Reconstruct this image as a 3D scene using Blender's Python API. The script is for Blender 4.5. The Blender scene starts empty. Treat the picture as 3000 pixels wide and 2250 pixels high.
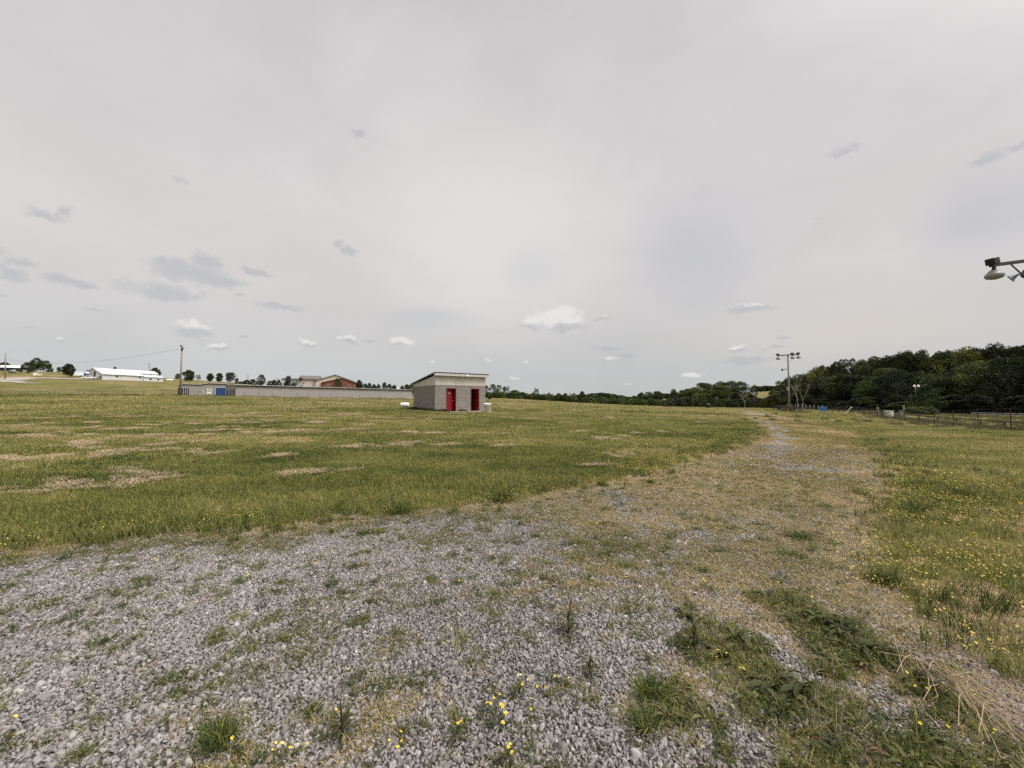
import bpy, bmesh, math, random
import numpy as np
from mathutils import Vector, Matrix, Euler, noise as mnoise

R = math.radians
sc = bpy.context.scene
col = sc.collection
# ------------------------------------------------------------------ camera
FPX = 1127.0                       # focal length in pixels of the 3000 px wide photograph
PITCH = math.atan(47 / FPX)
EYE = 1.6
cd = bpy.data.cameras.new('camera')
cd.sensor_width = 36.0
cd.lens = 36.0 * FPX / 3000.0
cd.clip_start = 0.05
cd.clip_end = 9000
cam = bpy.data.objects.new('camera', cd)
col.objects.link(cam)
cam.location = (0, 0, EYE)
cam.rotation_euler = (math.pi / 2 + PITCH, 0, 0)
sc.camera = cam
sc.render.resolution_x, sc.render.resolution_y = 1024, 768
sc.view_settings.view_transform = 'Standard'
sc.view_settings.look = 'None'
sc.view_settings.gamma = 1.0
sc.view_settings.use_curve_mapping = False
sc.view_settings.exposure = 0.0
sc.cycles.max_bounces = 6
sc.cycles.diffuse_bounces = 3
sc.cycles.transparent_max_bounces = 8
sc.cycles.use_denoising = False

SUN_AZ, SUN_EL = R(105), R(60)
SUN_DIR = Vector((math.sin(SUN_AZ) * math.cos(SUN_EL), math.cos(SUN_AZ) * math.cos(SUN_EL), math.sin(SUN_EL)))


def pray(px, py):
    a, b = (px - 1500) / FPX, (1125 - py) / FPX
    c, s = math.cos(PITCH), math.sin(PITCH)
    return Vector((a, c - b * s, s + b * c))


def at(px, py, Y):
    r = pray(px, py)
    return Vector((0, 0, EYE)) + r * (Y / r.y)


def azel(px, py):
    r = pray(px, py).normalized()
    return math.atan2(r.x, r.y), math.asin(r.z)


# ------------------------------------------------------------------ world: thin high overcast with small cumulus
world = bpy.data.worlds.new('World')
sc.world = world
world.use_nodes = True
wt = world.node_tree
wt.nodes.clear()


def NN(tree, typ, **kw):
    n = tree.nodes.new(typ)
    for k, v in kw.items():
        setattr(n, k, v)
    return n


def setin(tree, sock, v):
    if isinstance(v, bpy.types.NodeSocket):
        tree.links.new(v, sock)
    elif v is not None:
        sock.default_value = v


def M_(tree, op, a, b=None, c=None, clamp=False):
    n = NN(tree, 'ShaderNodeMath', operation=op, use_clamp=clamp)
    for i, v in enumerate((a, b, c)):
        if v is not None:
            setin(tree, n.inputs[i], v)
    return n.outputs[0]


def VM_(tree, op, a, b=None, c=None):
    n = NN(tree, 'ShaderNodeVectorMath', operation=op)
    for i, v in enumerate((a, b, c)):
        if v is not None:
            setin(tree, n.inputs[i], v)
    return n.outputs['Value'] if op in ('LENGTH', 'DOT_PRODUCT') else n.outputs[0]


def MIX(tree, f, a, b, bt='MIX'):
    n = NN(tree, 'ShaderNodeMix', data_type='RGBA', blend_type=bt)
    n.clamp_factor = True
    setin(tree, n.inputs[0], f)
    for s, v in ((n.inputs[6], a), (n.inputs[7], b)):
        if isinstance(v, (tuple, list)) and len(v) == 3:
            v = (*v, 1)
        setin(tree, s, v)
    return n.outputs[2]


def SSTEP(tree, x, lo, hi):
    n = NN(tree, 'ShaderNodeMapRange', interpolation_type='SMOOTHSTEP')
    setin(tree, n.inputs[0], x)
    n.inputs[1].default_value = lo
    n.inputs[2].default_value = hi
    return n.outputs[0]


def NOISE(tree, vec, scale, detail=4, rough=0.55, dist=0.0):
    n = NN(tree, 'ShaderNodeTexNoise')
    if vec is not None:
        tree.links.new(vec, n.inputs['Vector'])
    n.inputs['Scale'].default_value = scale
    n.inputs['Detail'].default_value = detail
    n.inputs['Roughness'].default_value = rough
    n.inputs['Distortion'].default_value = dist
    return n


def RAMP(tree, f, stops):
    n = NN(tree, 'ShaderNodeValToRGB')
    setin(tree, n.inputs[0], f)
    e = n.color_ramp.elements
    while len(e) > 1:
        e.remove(e[-1])
    e[0].position = stops[0][0]
    e[0].color = (*stops[0][1], 1)
    for p, c in stops[1:]:
        x = e.new(p)
        x.color = (*c, 1)
    return n.outputs[0]


SKY_STRENGTH = 0.12
tc = NN(wt, 'ShaderNodeTexCoord')
D = tc.outputs['Generated']
sep = NN(wt, 'ShaderNodeSeparateXYZ')
wt.links.new(D, sep.inputs[0])
az = M_(wt, 'ARCTAN2', sep.outputs[0], sep.outputs[1])
el = M_(wt, 'ARCSINE', sep.outputs[2])
cmb = NN(wt, 'ShaderNodeCombineXYZ')
wt.links.new(az, cmb.inputs[0])
wt.links.new(el, cmb.inputs[1])
P = cmb.outputs[0]
sky = NN(wt, 'ShaderNodeTexSky', sky_type='NISHITA')
sky.sun_disc = False
sky.sun_elevation = SUN_EL
sky.sun_rotation = SUN_AZ
# smooth grey veil
base = RAMP(wt, M_(wt, 'MULTIPLY', el, 1 / 1.5708), [
    (0.0, (.52, .54, .555)), (.04, (.54, .555, .575)), (.09, (.59, .592, .60)), (.17, (.655, .635, .638)),
    (.30, (.67, .65, .665)), (.45, (.63, .612, .63)), (.6, (.56, .55, .565)), (1.0, (.55, .55, .56))])
# broad soft structure of the veil, stretched along the horizon
stv = VM_(wt, 'MULTIPLY', P, (1.0, 2.2, 1))
n1 = NOISE(wt, stv, 1.3, 4, .5, .6)
n1b = NOISE(wt, VM_(wt, 'MULTIPLY', P, (2.2, 5.0, 1)), 1.6, 5, .55, 1.2)
f1 = M_(wt, 'ADD', M_(wt, 'MULTIPLY_ADD', n1.outputs[0], .30, .875), M_(wt, 'MULTIPLY_ADD', n1b.outputs[0], .14, -.07))
base = VM_(wt, 'SCALE', base)
base.node.inputs[3].default_value = 1
wt.links.new(f1, base.node.inputs[3])


def blob(px, py, wx, wy, P_, soft=True):
    """1 at the centre of an ellipse of sky given by a direction, 0 outside"""
    a0, e0 = azel(px, py)
    ax, _ = azel(px + wx, py)
    _, ey = azel(px, py - wy)
    sx, sy = 1 / max(abs(ax - a0), 1e-3), 1 / max(abs(ey - e0), 1e-3)
    v = VM_(wt, 'MULTIPLY_ADD', P_, (sx, sy, 0), (-a0 * sx, -e0 * sy, 0))
    return VM_(wt, 'LENGTH', v)


nw = NOISE(wt, P, 4.0, 3, .5)
Pw = VM_(wt, 'MULTIPLY_ADD', nw.outputs['Color'], (.12, .06, 0), VM_(wt, 'ADD', P, (-.06, -.03, 0)))
g = M_(wt, 'SUBTRACT', 1, SSTEP(wt, blob(1420, 700, 430, 380, Pw), 0, 1.3))
base = MIX(wt, M_(wt, 'MULTIPLY', g, .8), base, (.78, .765, .76))
g = M_(wt, 'SUBTRACT', 1, SSTEP(wt, blob(2030, 740, 270, 200, Pw), 0, 1.5))
base = MIX(wt, M_(wt, 'MULTIPLY', g, .60), base, (.50, .53, .585))
g = M_(wt, 'SUBTRACT', 1, SSTEP(wt, blob(1560, 790, 110, 90, Pw), 0, 1.3))
base = MIX(wt, M_(wt, 'MULTIPLY', g, .5), base, (.60, .63, .67))
g = M_(wt, 'SUBTRACT', 1, SSTEP(wt, blob(1260, 940, 150, 40, Pw), 0, 1.3))
base = MIX(wt, M_(wt, 'MULTIPLY', g, .6), base, (.55, .58, .61))
g = M_(wt, 'SUBTRACT', 1, SSTEP(wt, blob(2900, 640, 330, 150, Pw), 0, 1.3))
base = MIX(wt, M_(wt, 'MULTIPLY', g, .6), base, (.49, .51, .56))
g = M_(wt, 'SUBTRACT', 1, SSTEP(wt, blob(2480, 960, 800, 100, Pw), 0, 1.5))
base = MIX(wt, M_(wt, 'MULTIPLY', g, .85), base, (.655, .625, .60))
# small cumulus
nc = NOISE(wt, P, 22.0, 7, .66)
Pc = VM_(wt, 'MULTIPLY_ADD', nc.outputs['Color'], (.070, .046, 0), VM_(wt, 'ADD', P, (-.035, -.023, 0)))
nfine = NOISE(wt, P, 46.0, 6, .66)
dn = M_(wt, 'MULTIPLY_ADD', nfine.outputs[0], 1.7, -.85)


def union(lst):
    cur = None
    for (px, py, wx, wy, s) in lst:
        b = blob(px, py, wx, wy, Pc)
        if s < 1:
            b = M_(wt, 'ADD', b, (1 - s) * .75)
        cur = b if cur is None else M_(wt, 'MINIMUM', cur, b)
    return M_(wt, 'ADD', cur, dn)


DARK = [(125, 632, 62, 14, .8), (195, 628, 32, 20, .75), (70, 775, 60, 20, .5), (55, 808, 58, 20, .7), (205, 826, 80, 15, .95),
        (545, 795, 100, 30, 1), (610, 772, 50, 36, .8), (630, 822, 85, 15, 1), (750, 800, 55, 14, .75), (495, 855, 115, 22, 1),
        (820, 900, 68, 10, .9), (995, 715, 17, 18, .75), (1022, 738, 26, 16, .9), (1050, 390, 34, 20, .45), (522, 528, 24, 8, .4),
        (705, 868, 30, 7, .5), (2470, 445, 60, 22, .5), (2510, 422, 30, 16, .5), (2900, 465, 75, 26, .5), (2970, 430, 60, 18, .35),
        (2200, 905, 80, 10, .65), (2185, 1055, 85, 13, .8), (2300, 1045, 40, 8, .55), (260, 905, 50, 8, .35), (1840, 1040, 50, 9, .35),
        (1775, 1022, 55, 9, .4), (1765, 935, 35, 10, .5), (1560, 955, 45, 12, .75), (1660, 958, 55, 13, .9), (2270, 1020, 40, 7, .6),
        (2305, 993, 28, 6, .5), (60, 955, 40, 7, .3), (565, 972, 52, 13, .95), (1165, 1008, 34, 6, .55), (905, 1008, 38, 7, .65),
        (1020, 1000, 36, 6, .7), (1085, 996, 26, 5, .5), (2150, 1022, 38, 7, .7), (0, 735, 25, 16, .6), (0, 865, 24, 16, .6),
        (642, 1024, 50, 7, .7), (170, 1001, 30, 6, .5), (715, 985, 26, 6, .35), (2390, 640, 30, 8, .2)]
WHITE = [(1635, 920, 66, 22, 1), (1580, 938, 50, 22, .95), (1675, 935, 40, 24, .9), (570, 956, 45, 13, .9), (635, 1012, 38, 10, .75),
         (905, 998, 34, 9, .7), (1015, 990, 30, 9, .75), (1175, 998, 34, 12, .95), (172, 994, 22, 7, .5), (2150, 1012, 30, 9, .7),
         (1770, 930, 20, 9, .55), (2200, 893, 46, 9, .5), (1505, 1108, 20, 6, .6), (1538, 1060, 18, 6, .5), (2030, 1100, 50, 10, .5),
         (1790, 1046, 40, 8, .4), (1840, 1120, 24, 6, .3), (1430, 1052, 24, 5, .3), (1268, 1056, 22, 5, .35)]
dmask = M_(wt, 'SUBTRACT', 1, SSTEP(wt, union(DARK), .45, 1.45))
wmask = M_(wt, 'SUBTRACT', 1, SSTEP(wt, union(WHITE), .5, 1.30))
base = MIX(wt, M_(wt, 'MULTIPLY', wmask, .75), base, (.84, .83, .815))
base = MIX(wt, M_(wt, 'MULTIPLY', dmask, .58), base, (.44, .47, .51))
base = VM_(wt, 'MULTIPLY', base, (1.03, 1.01, .985))
# bright thin patch of the veil round the sun (outside the picture)
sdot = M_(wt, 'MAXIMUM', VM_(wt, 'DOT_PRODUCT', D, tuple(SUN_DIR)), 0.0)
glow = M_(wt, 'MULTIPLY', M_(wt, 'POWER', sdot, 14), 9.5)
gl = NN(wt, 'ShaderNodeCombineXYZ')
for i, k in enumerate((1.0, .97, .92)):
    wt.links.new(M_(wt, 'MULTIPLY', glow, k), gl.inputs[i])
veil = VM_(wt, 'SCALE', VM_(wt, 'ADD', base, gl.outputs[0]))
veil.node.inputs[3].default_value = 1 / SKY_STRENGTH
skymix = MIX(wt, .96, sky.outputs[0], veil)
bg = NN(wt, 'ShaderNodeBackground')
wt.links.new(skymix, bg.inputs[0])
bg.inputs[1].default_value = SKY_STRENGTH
wo = NN(wt, 'ShaderNodeOutputWorld')
wt.links.new(bg.outputs[0], wo.inputs[0])
world.cycles.sampling_method = 'MANUAL'
world.cycles.sample_map_resolution = 512

sl = bpy.data.lights.new('sun', 'SUN')
sl.energy = 1.5
sl.angle = R(12)
sl.color = (1.0, .95, .87)
sun = bpy.data.objects.new('sun', sl)
col.objects.link(sun)
sun.rotation_euler = SUN_DIR.to_track_quat('Z', 'Y').to_euler()
sun.location = (0, 0, 60)


# ------------------------------------------------------------------ numpy noise and terrain
def vnoise(x, y, seed=0):
    x = np.asarray(x, float); y = np.asarray(y, float)
    xi = np.floor(x).astype(np.int64); yi = np.floor(y).astype(np.int64)
    xf = x - xi; yf = y - yi
    u = xf * xf * (3 - 2 * xf); v = yf * yf * (3 - 2 * yf)

    def h(a, b):
        n = (a * 374761393 + b * 668265263 + seed * 974711 + 1013) & 0xffffffff
        n = ((n ^ (n >> 13)) * 1274126177) & 0xffffffff
        n = (n ^ (n >> 16)) & 0xffffff
        return n / 16777215.0
    return (h(xi, yi) * (1 - u) + h(xi + 1, yi) * u) * (1 - v) + (h(xi, yi + 1) * (1 - u) + h(xi + 1, yi + 1) * u) * v


def fbm(x, y, seed=0, oct=4):
    s = 0; a = .5; t = 0
    for i in range(oct):
        s = s + a * vnoise(x * 2 ** i + 17.3 * i, y * 2 ** i - 9.1 * i, seed + i)
        t += a; a *= .5
    return s / t


def sstep(x, a, b):
    t = np.clip((np.asarray(x, float) - a) / (b - a), 0, 1)
    return t * t * (3 - 2 * t)


CT = [(0, 0, 0), (0, 5, 0), (-8, 5, 0), (8, 5, -.02), (-15, 12, .08), (0, 12, 0), (12, 12, -.06), (20, 14, -.12), (0, -20, 0), (-30, -20, .3),
      (30, -20, -.5), (-100, -60, 3), (100, -60, -1.5), (0, -100, 0), (27, 21, -.15), (34, 31, -.5), (48, 52, -.7), (-30, 12, .4), (20, 32, -.05),
      (44, 60, -.15), (54, 75, -.3), (40, 20, -.8), (60, 40, -1.0), (-89, 67, 2.3), (-75, 83.5, 2.5), (-66, 95, 2.35), (-38, 130, 1.95),
      (-100, 120, 2.95), (-74.7, 104, 2.25), (-38, 145.7, 1.86), (-300, -100, 12), (300, -100, 0), (-400, 100, 22), (-150, 20, 5), (-50, 35, 1.2)]
for (px, py, d) in [(1274, 1206, 33.8), (1418, 1207.5, 37), (1430, 1165, 170), (1700, 1180, 200), (1960, 1187, 190), (2150, 1193, 170),
                    (2290, 1196, 140), (2400, 1198, 120), (2650, 1201, 95), (2900, 1206, 85), (3000, 1207, 80), (2430, 1212, 84), (1700, 1191, 90),
                    (2160, 1209, 50), (200, 1140, 120), (289, 1111, 215), (476, 1120, 230), (0, 1105, 200), (0, 1122, 165), (100, 1092, 230),
                    (20, 1087, 250), (150, 1090, 245), (540, 1112, 300), (551, 1120, 230), (650, 1121, 215), (800, 1133, 230), (1000, 1146, 225), (1200, 1158, 230),
                    (0, 1090, 400), (150, 1094, 400), (300, 1104, 400), (500, 1105, 400), (600, 1112, 400), (900, 1138, 400), (1200, 1158, 400), (1500, 1166, 400),
                    (1700, 1172, 400), (2000, 1170, 400), (2235, 1147, 350), (2235, 1168, 250), (2500, 1162, 400), (3000, 1165, 300),
                    (3000, 1185, 130), (2600, 1180, 150)]:
    v = at(px, py, d)
    CT.append((v.x, v.y, v.z))
CT = np.array(CT, float)


def _k(r2):
    return np.where(r2 > 1e-12, r2 * np.log(np.maximum(r2, 1e-12)) * .5, 0)


_n = len(CT)
_S = 50.0
_c = CT[:, :2] / _S
_K = _k(((_c[:, None] - _c[None]) ** 2).sum(-1)) + np.eye(_n) * 2e-3
_Pm = np.hstack([np.ones((_n, 1)), _c])
_A = np.zeros((_n + 3, _n + 3))
_A[:_n, :_n] = _K; _A[:_n, _n:] = _Pm; _A[_n:, :_n] = _Pm.T
_w = np.linalg.solve(_A, np.concatenate([CT[:, 2], np.zeros(3)]))


def H(x, y):
    x = np.atleast_1d(np.asarray(x, float)); y = np.atleast_1d(np.asarray(y, float))
    r = np.hypot(x, y)
    k = np.minimum(1, 420 / np.maximum(r, 1e-6))
    X, Y = x * k, y * k
    out = np.empty(len(x))
    for i in range(0, len(x), 50000):
        p = np.stack([X[i:i + 50000], Y[i:i + 50000]], -1) / _S
        out[i:i + 50000] = _k(((p[:, None] - _c[None]) ** 2).sum(-1)) @ _w[:_n] + _w[_n] + p @ _w[_n + 1:]
    out += (fbm(x * .35, y * .35, 5, 3) - .5) * .10 * sstep(r, 5, 25) + (fbm(x * .9, y * .9, 8, 2) - .5) * .02
    return out


def h1(x, y):
    return float(H(x, y)[0])


def ground_pt(px, py, Z=None):
    """where a pixel's ray meets the ground"""
    r = pray(px, py)
    Y = 5.0
    if r.z < -1e-3:
        Y = -EYE / r.z * r.y
    for _ in range(30):
        z = h1(r.x / r.y * Y, Y)
        Y = .5 * Y + .5 * max(.5, (EYE - z) / max(-r.z / r.y, 1e-3))
    return Vector((r.x / r.y * Y, Y, h1(r.x / r.y * Y, Y)))


S2 = 3000 / 2212.0


def poly(pts):      # list of photo points (2212 scale) or ('m', x, y) metres
    out = []
    for p in pts:
        if p[0] == 'm':
            out.append((p[1], p[2]))
        else:
            g = ground_pt(p[0] * S2, p[1] * S2)
            out.append((g.x, g.y))
    return np.array(out)


def sdist(x, y, P):
    """signed distance to polygon, positive inside"""
    x = np.asarray(x, float); y = np.asarray(y, float)
    d = np.full(x.shape, 1e9); ins = np.zeros(x.shape, bool)
    for i in range(len(P)):
        ax, ay = P[i]; bx, by = P[(i + 1) % len(P)]
        ex, ey = bx - ax, by - ay
        t = np.clip(((x - ax) * ex + (y - ay) * ey) / (ex * ex + ey * ey + 1e-12), 0, 1)
        d = np.minimum(d, np.hypot(x - ax - t * ex, y - ay - t * ey))
        c = ((ay > y) != (by > y)) & (x < (bx - ax) * (y - ay) / (by - ay + 1e-12) + ax)
        ins ^= c
    return np.where(ins, d, -d)


PATH = poly([('m', -60, -12), ('m', -20, 0), (0, 1195), (160, 1182), (330, 1163), (500, 1150), (620, 1146), (700, 1128), (760, 1122), (900, 1107), (1090, 1090),
             (1150, 1075), (1290, 1050), (1400, 1028), (1500, 995), (1590, 965), (1640, 942), (1645, 925), (1618, 908), (1600, 897), (1585, 889),
             (1625, 889), (1700, 900), (1760, 911), (1800, 925), (1845, 940), (1875, 962), (1900, 985), (1925, 1020), (1925, 1060), (1900, 1095), (1870, 1130), (1850, 1165),
             (1840, 1200), (1830, 1240), (1880, 1280), (1960, 1330), (2080, 1400), (2212, 1470), ('m', 3.6, 1.2), ('m', 6, -6), ('m', 0, -40), ('m', -60, -40)])
WEED = [poly(p) for p in [
    [(1450, 1410), (1520, 1365), (1580, 1370), (1640, 1400), (1690, 1450), (1760, 1490), (1850, 1520), (1960, 1560), (2060, 1600), (2212, 1640), (2212, 1800), (1640, 1800),
     (1600, 1659), (1620, 1560), (1560, 1500), (1480, 1470)],
    [(1635, 1285), (1700, 1285), (1760, 1320), (1850, 1345), (1920, 1400), (2010, 1420), (2080, 1480), (2150, 1560), (2212, 1600), (2212, 1560), (2150, 1640), (2000, 1560),
     (1900, 1470), (1790, 1470), (1740, 1420), (1700, 1350)],
    [(1390, 1480), (1450, 1475), (1500, 1520), (1560, 1560), (1600, 1600), (1560, 1620), (1480, 1590), (1400, 1540)]]]


def inpath(x, y):
    w = (fbm(x * 1.6, y * 1.6, 21, 3) - .5)
    r = np.hypot(x, y)
    return sdist(x, y, PATH) + w * np.clip(r * .09, .25, 1.2)


def weedmask(x, y):
    w = (fbm(x * 3.5, y * 3.5, 31, 3) - .5) * .45
    m = np.zeros(np.shape(x))
    for P_ in WEED:
        m = np.maximum(m, sstep(sdist(x, y, P_) + w, -.05, .10))
    return m


def barezone(x, y):
    return sstep(x, 2.4, 3.4) * (1 - sstep(np.hypot(x, y), 8, 14)) * sstep(.54 - fbm(x * 1.3, y * 1.3, 81, 3), -.02, .12) * .75


TRACK = poly([(1600, 893), (1640, 905), (1700, 925), (1725, 955), (1720, 985), (1640, 990), (1655, 950), (1640, 925)])


def mossmask(x, y):
    """how much dry moss and thin dead grass covers the gravel"""
    r = np.hypot(x, y)
    n = fbm(x * 1.1, y * 1.1, 41, 4) * .62 + fbm(x * 5, y * 5, 43, 3) * .38
    gold = np.exp(-((x - 4.0) ** 2 / 6 + (y - 7.5) ** 2 / 13))
    mean = .09 + .09 * sstep(r, 2.8, 5.0) + .24 * gold + .12 * sstep(r, 11, 16) + .12 * sstep(x, .3, 2.5) * sstep(r, 2.5, 4) - .30 * sstep(-x, 1.0, 3.2) * (1 - sstep(r, 4.2, 5.4))
    mean = mean - .34 * sstep(sdist(x, y, TRACK), -.5, .8)
    mean = mean + .12 * sstep(.9 - sdist(x, y, PATH), 0, .9) * sstep(r, 3.0, 4.5) + .22 * sstep(.55 - sdist(x, y, PATH), 0, .5) * sstep(-x, -2, 1)
    return sstep(n + mean - .72, -.10, .15)


def tintmap(x, y):
    """0 fresh green .. 1 straw, for living grass"""
    t = .42 + (fbm(x * .12, y * .12, 51, 3) - .5) * .60 + (fbm(x * .5, y * 1.1, 52, 3) - .5) * .62 + (fbm(x * .03, y * .06, 57, 2) - .5) * .2
    t = t + .08 * sstep(-x, 0, 8) * (1 - sstep(np.hypot(x, y), 14, 26)) - .05 * (1 - sstep(np.hypot(x, y), 9, 16))       # duller grass near left
    t = t + .28 * sstep(-x, 2, 7) * sstep(y, 6, 10) * (1 - sstep(np.hypot(x, y), 22, 40)) * sstep(fbm(x * .35, y * .8, 58, 3), .50, .68)
    t = t + .10 * sstep(np.hypot(x, y), 20, 60)
    t = t + .06 * sstep(y, 150, 220)
    t = t + .10 * sstep(x, 2.2, 4.5) * (1 - sstep(np.hypot(x, y), 7, 12)) * (y < 20)
    e = sdist(x, y, PATH)
    t = t + .22 * sstep(e, -.5, .1) * (1 - sstep(np.hypot(x, y), 18, 30))
    return np.clip(t, 0, 1)


# ------------------------------------------------------------------ materials
def new_mat(name):
    m = bpy.data.materials.new(name)
    m.use_nodes = True
    m.node_tree.nodes.clear()
    t = m.node_tree
    o = NN(t, 'ShaderNodeOutputMaterial')
    return m, t, o


def simple(name, c, rough=.7, metal=0.0, var=.12, scale=6.0, bump=0.0, spec=.3, streak=False):
    m, t, o = new_mat(name)
    b = NN(t, 'ShaderNodeBsdfPrincipled')
    tcn = NN(t, 'ShaderNodeTexCoord')
    v = tcn.outputs['Object']
    if streak:
        v = VM_(t, 'MULTIPLY', v, (1, 1, .12))
    n = NOISE(t, v, scale, 5, .6)
    f = M_(t, 'MULTIPLY_ADD', n.outputs[0], var * 2, 1 - var)
    cc = VM_(t, 'SCALE', c)
    cc.node.inputs[0].default_value = c
    t.links.new(f, cc.node.inputs[3])
    t.links.new(cc, b.inputs['Base Color'])
    b.inputs['Roughness'].default_value = rough
    b.inputs['Metallic'].default_value = metal
    b.inputs['Specular IOR Level'].default_value = spec
    if bump:
        bn = NN(t, 'ShaderNodeBump')
        bn.inputs['Strength'].default_value = bump
        bn.inputs['Distance'].default_value = .02
        t.links.new(n.outputs[0], bn.inputs['Height'])
        t.links.new(bn.outputs[0], b.inputs['Normal'])
    t.links.new(b.outputs[0], o.inputs[0])
    return m


def attr(t, name, typ='GEOMETRY'):
    n = NN(t, 'ShaderNodeAttribute', attribute_name=name, attribute_type=typ)
    return n.outputs['Fac']


GRASS_STOPS = [(0.0, (.045, .062, .018)), (.22, (.135, .160, .038)), (.45, (.265, .262, .074)), (.72, (.39, .33, .145)), (1.0, (.56, .45, .28))]


def blade_mat(name, stops, k=.55, transl=.38):
    m, t, o = new_mat(name)
    a = M_(t, 'MULTIPLY_ADD', attr(t, 'bc'), k, -k * .5)
    f = M_(t, 'ADD', a, attr(t, 'tint', 'INSTANCER'), clamp=True)
    val = M_(t, 'MULTIPLY_ADD', M_(t, 'FRACT', M_(t, 'MULTIPLY', attr(t, 'bc'), 7.31)), .7, .65)
    c = RAMP(t, f, stops)
    c = VM_(t, 'SCALE', c); t.links.new(val, c.node.inputs[3])
    d = NN(t, 'ShaderNodeBsdfPrincipled')
    t.links.new(c, d.inputs['Base Color'])
    d.inputs['Roughness'].default_value = .65
    d.inputs['Specular IOR Level'].default_value = .2
    tr = NN(t, 'ShaderNodeBsdfTranslucent')
    t.links.new(c, tr.inputs[0])
    mx = NN(t, 'ShaderNodeMixShader')
    mx.inputs[0].default_value = transl
    t.links.new(d.outputs[0], mx.inputs[1])
    t.links.new(tr.outputs[0], mx.inputs[2])
    t.links.new(mx.outputs[0], o.inputs[0])
    return m


M = {}
M['grass'] = blade_mat('grass_blades', GRASS_STOPS, .7)
M['rankgrass'] = blade_mat('rank_grass', [(0, (.035, .045, .015)), (.3, (.075, .08, .028)), (.55, (.12, .11, .045)), (1, (.24, .19, .11))], .7, .25)
M['moss'] = blade_mat('dry_moss', [(0, (.10, .10, .038)), (.35, (.205, .178, .066)), (.65, (.35, .285, .118)), (1, (.50, .39, .25))], .6, .2)
M['straw'] = blade_mat('straw', [(0, (.24, .185, .105)), (.5, (.46, .355, .225)), (1, (.66, .53, .37))], .7, .3)
M['leaf'] = blade_mat('weed_leaf', [(0, (.042, .050, .018)), (.4, (.085, .092, .030)), (.75, (.15, .14, .06)), (1, (.19, .11, .065))], .5, .25)
M['stone'] = None
m, t, o = new_mat('gravel_stone')
M['stone'] = m
f = attr(t, 'tint', 'INSTANCER')
c = RAMP(t, f, [(0, (.105, .092, .084)), (.15, (.175, .160, .150)), (.6, (.288, .268, .262)), (.9, (.395, .372, .362)), (.975, (.52, .50, .49)), (1, (.80, .78, .75))])
tcn = NN(t, 'ShaderNodeTexCoord')
nz = NOISE(t, tcn.outputs['Object'], 2.3, 5, .65)
c2 = MIX(t, SSTEP(t, nz.outputs[0], .45, .75), c, VM_(t, 'MULTIPLY', c, (.72, .68, .64)))
b = NN(t, 'ShaderNodeBsdfPrincipled')
t.links.new(c2, b.inputs['Base Color'])
b.inputs['Roughness'].default_value = .85
b.inputs['Specular IOR Level'].default_value = .25
t.links.new(b.outputs[0], o.inputs[0])
M['petal'] = simple('yellow_petal', (.78, .62, .05), .5, var=.1)
M['petal_pale'] = simple('pale_yellow_petal', (.66, .50, .11), .5, var=.1)

# ground
m, t, o = new_mat('ground_soil')
M['ground'] = m
ge = NN(t, 'ShaderNodeNewGeometry')
pos = ge.outputs['Position']
gr, ms, tn, cv = attr(t, 'gravel'), attr(t, 'moss'), attr(t, 'tint'), attr(t, 'cover')
nA = NOISE(t, VM_(t, 'MULTIPLY', pos, (.5, .5, .5)), 1.0, 6, .6)
nB = NOISE(t, VM_(t, 'MULTIPLY', pos, (2.2, 1.2, 1)), 1.6, 6, .7)
nC = NOISE(t, pos, 30, 4, .7)
nD = NOISE(t, VM_(t, 'MULTIPLY', pos, (.06, .22, .1)), 1.0, 5, .62)
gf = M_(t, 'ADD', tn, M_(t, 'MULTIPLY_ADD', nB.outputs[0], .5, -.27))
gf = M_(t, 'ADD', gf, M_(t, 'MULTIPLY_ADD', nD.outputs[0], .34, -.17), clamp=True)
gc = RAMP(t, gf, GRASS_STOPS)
gc = VM_(t, 'MULTIPLY', gc, (.50, .47, .52))  # darkened: the missing self-shadow of blades is put into the colour
vo = NN(t, 'ShaderNodeTexVoronoi')
t.links.new(pos, vo.inputs['Vector'])
vo.inputs['Scale'].default_value = 26
sc1 = NN(t, 'ShaderNodeSeparateColor')
t.links.new(vo.outputs['Color'], sc1.inputs[0])
stc = RAMP(t, sc1.outputs[0], [(0, (.11, .098, .09)), (.4, (.19, .176, .168)), (.8, (.27, .252, .243)), (1, (.36, .338, .325))])
stc = MIX(t, SSTEP(t, vo.outputs['Distance'], .45, .75), stc, (.09, .08, .07))
soil = MIX(t, nA.outputs[0], (.055, .048, .042), (.085, .074, .064))  # dark brown soil; shade of the gaps between stones put into its tone
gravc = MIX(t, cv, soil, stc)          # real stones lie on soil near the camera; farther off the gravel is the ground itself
mossc = RAMP(t, M_(t, 'ADD', M_(t, 'MULTIPLY', nC.outputs[0], .8), M_(t, 'MULTIPLY_ADD', nA.outputs[0], .5, -.12), clamp=True),
             [(.2, (.10, .088, .035)), (.5, (.21, .165, .07)), (.8, (.33, .25, .13))])
gravc = MIX(t, ms, gravc, mossc)
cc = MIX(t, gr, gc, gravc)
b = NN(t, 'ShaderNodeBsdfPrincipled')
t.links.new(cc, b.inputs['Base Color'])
b.inputs['Roughness'].default_value = .95
b.inputs['Specular IOR Level'].default_value = .1
bn = NN(t, 'ShaderNodeBump')
bn.inputs['Strength'].default_value = .6
bn.inputs['Distance'].default_value = .03
hh = M_(t, 'ADD', M_(t, 'MULTIPLY', vo.outputs['Distance'], -.6), M_(t, 'MULTIPLY', nC.outputs[0], .5))
t.links.new(hh, bn.inputs['Height'])
t.links.new(bn.outputs[0], b.inputs['Normal'])
t.links.new(b.outputs[0], o.inputs[0])


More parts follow.
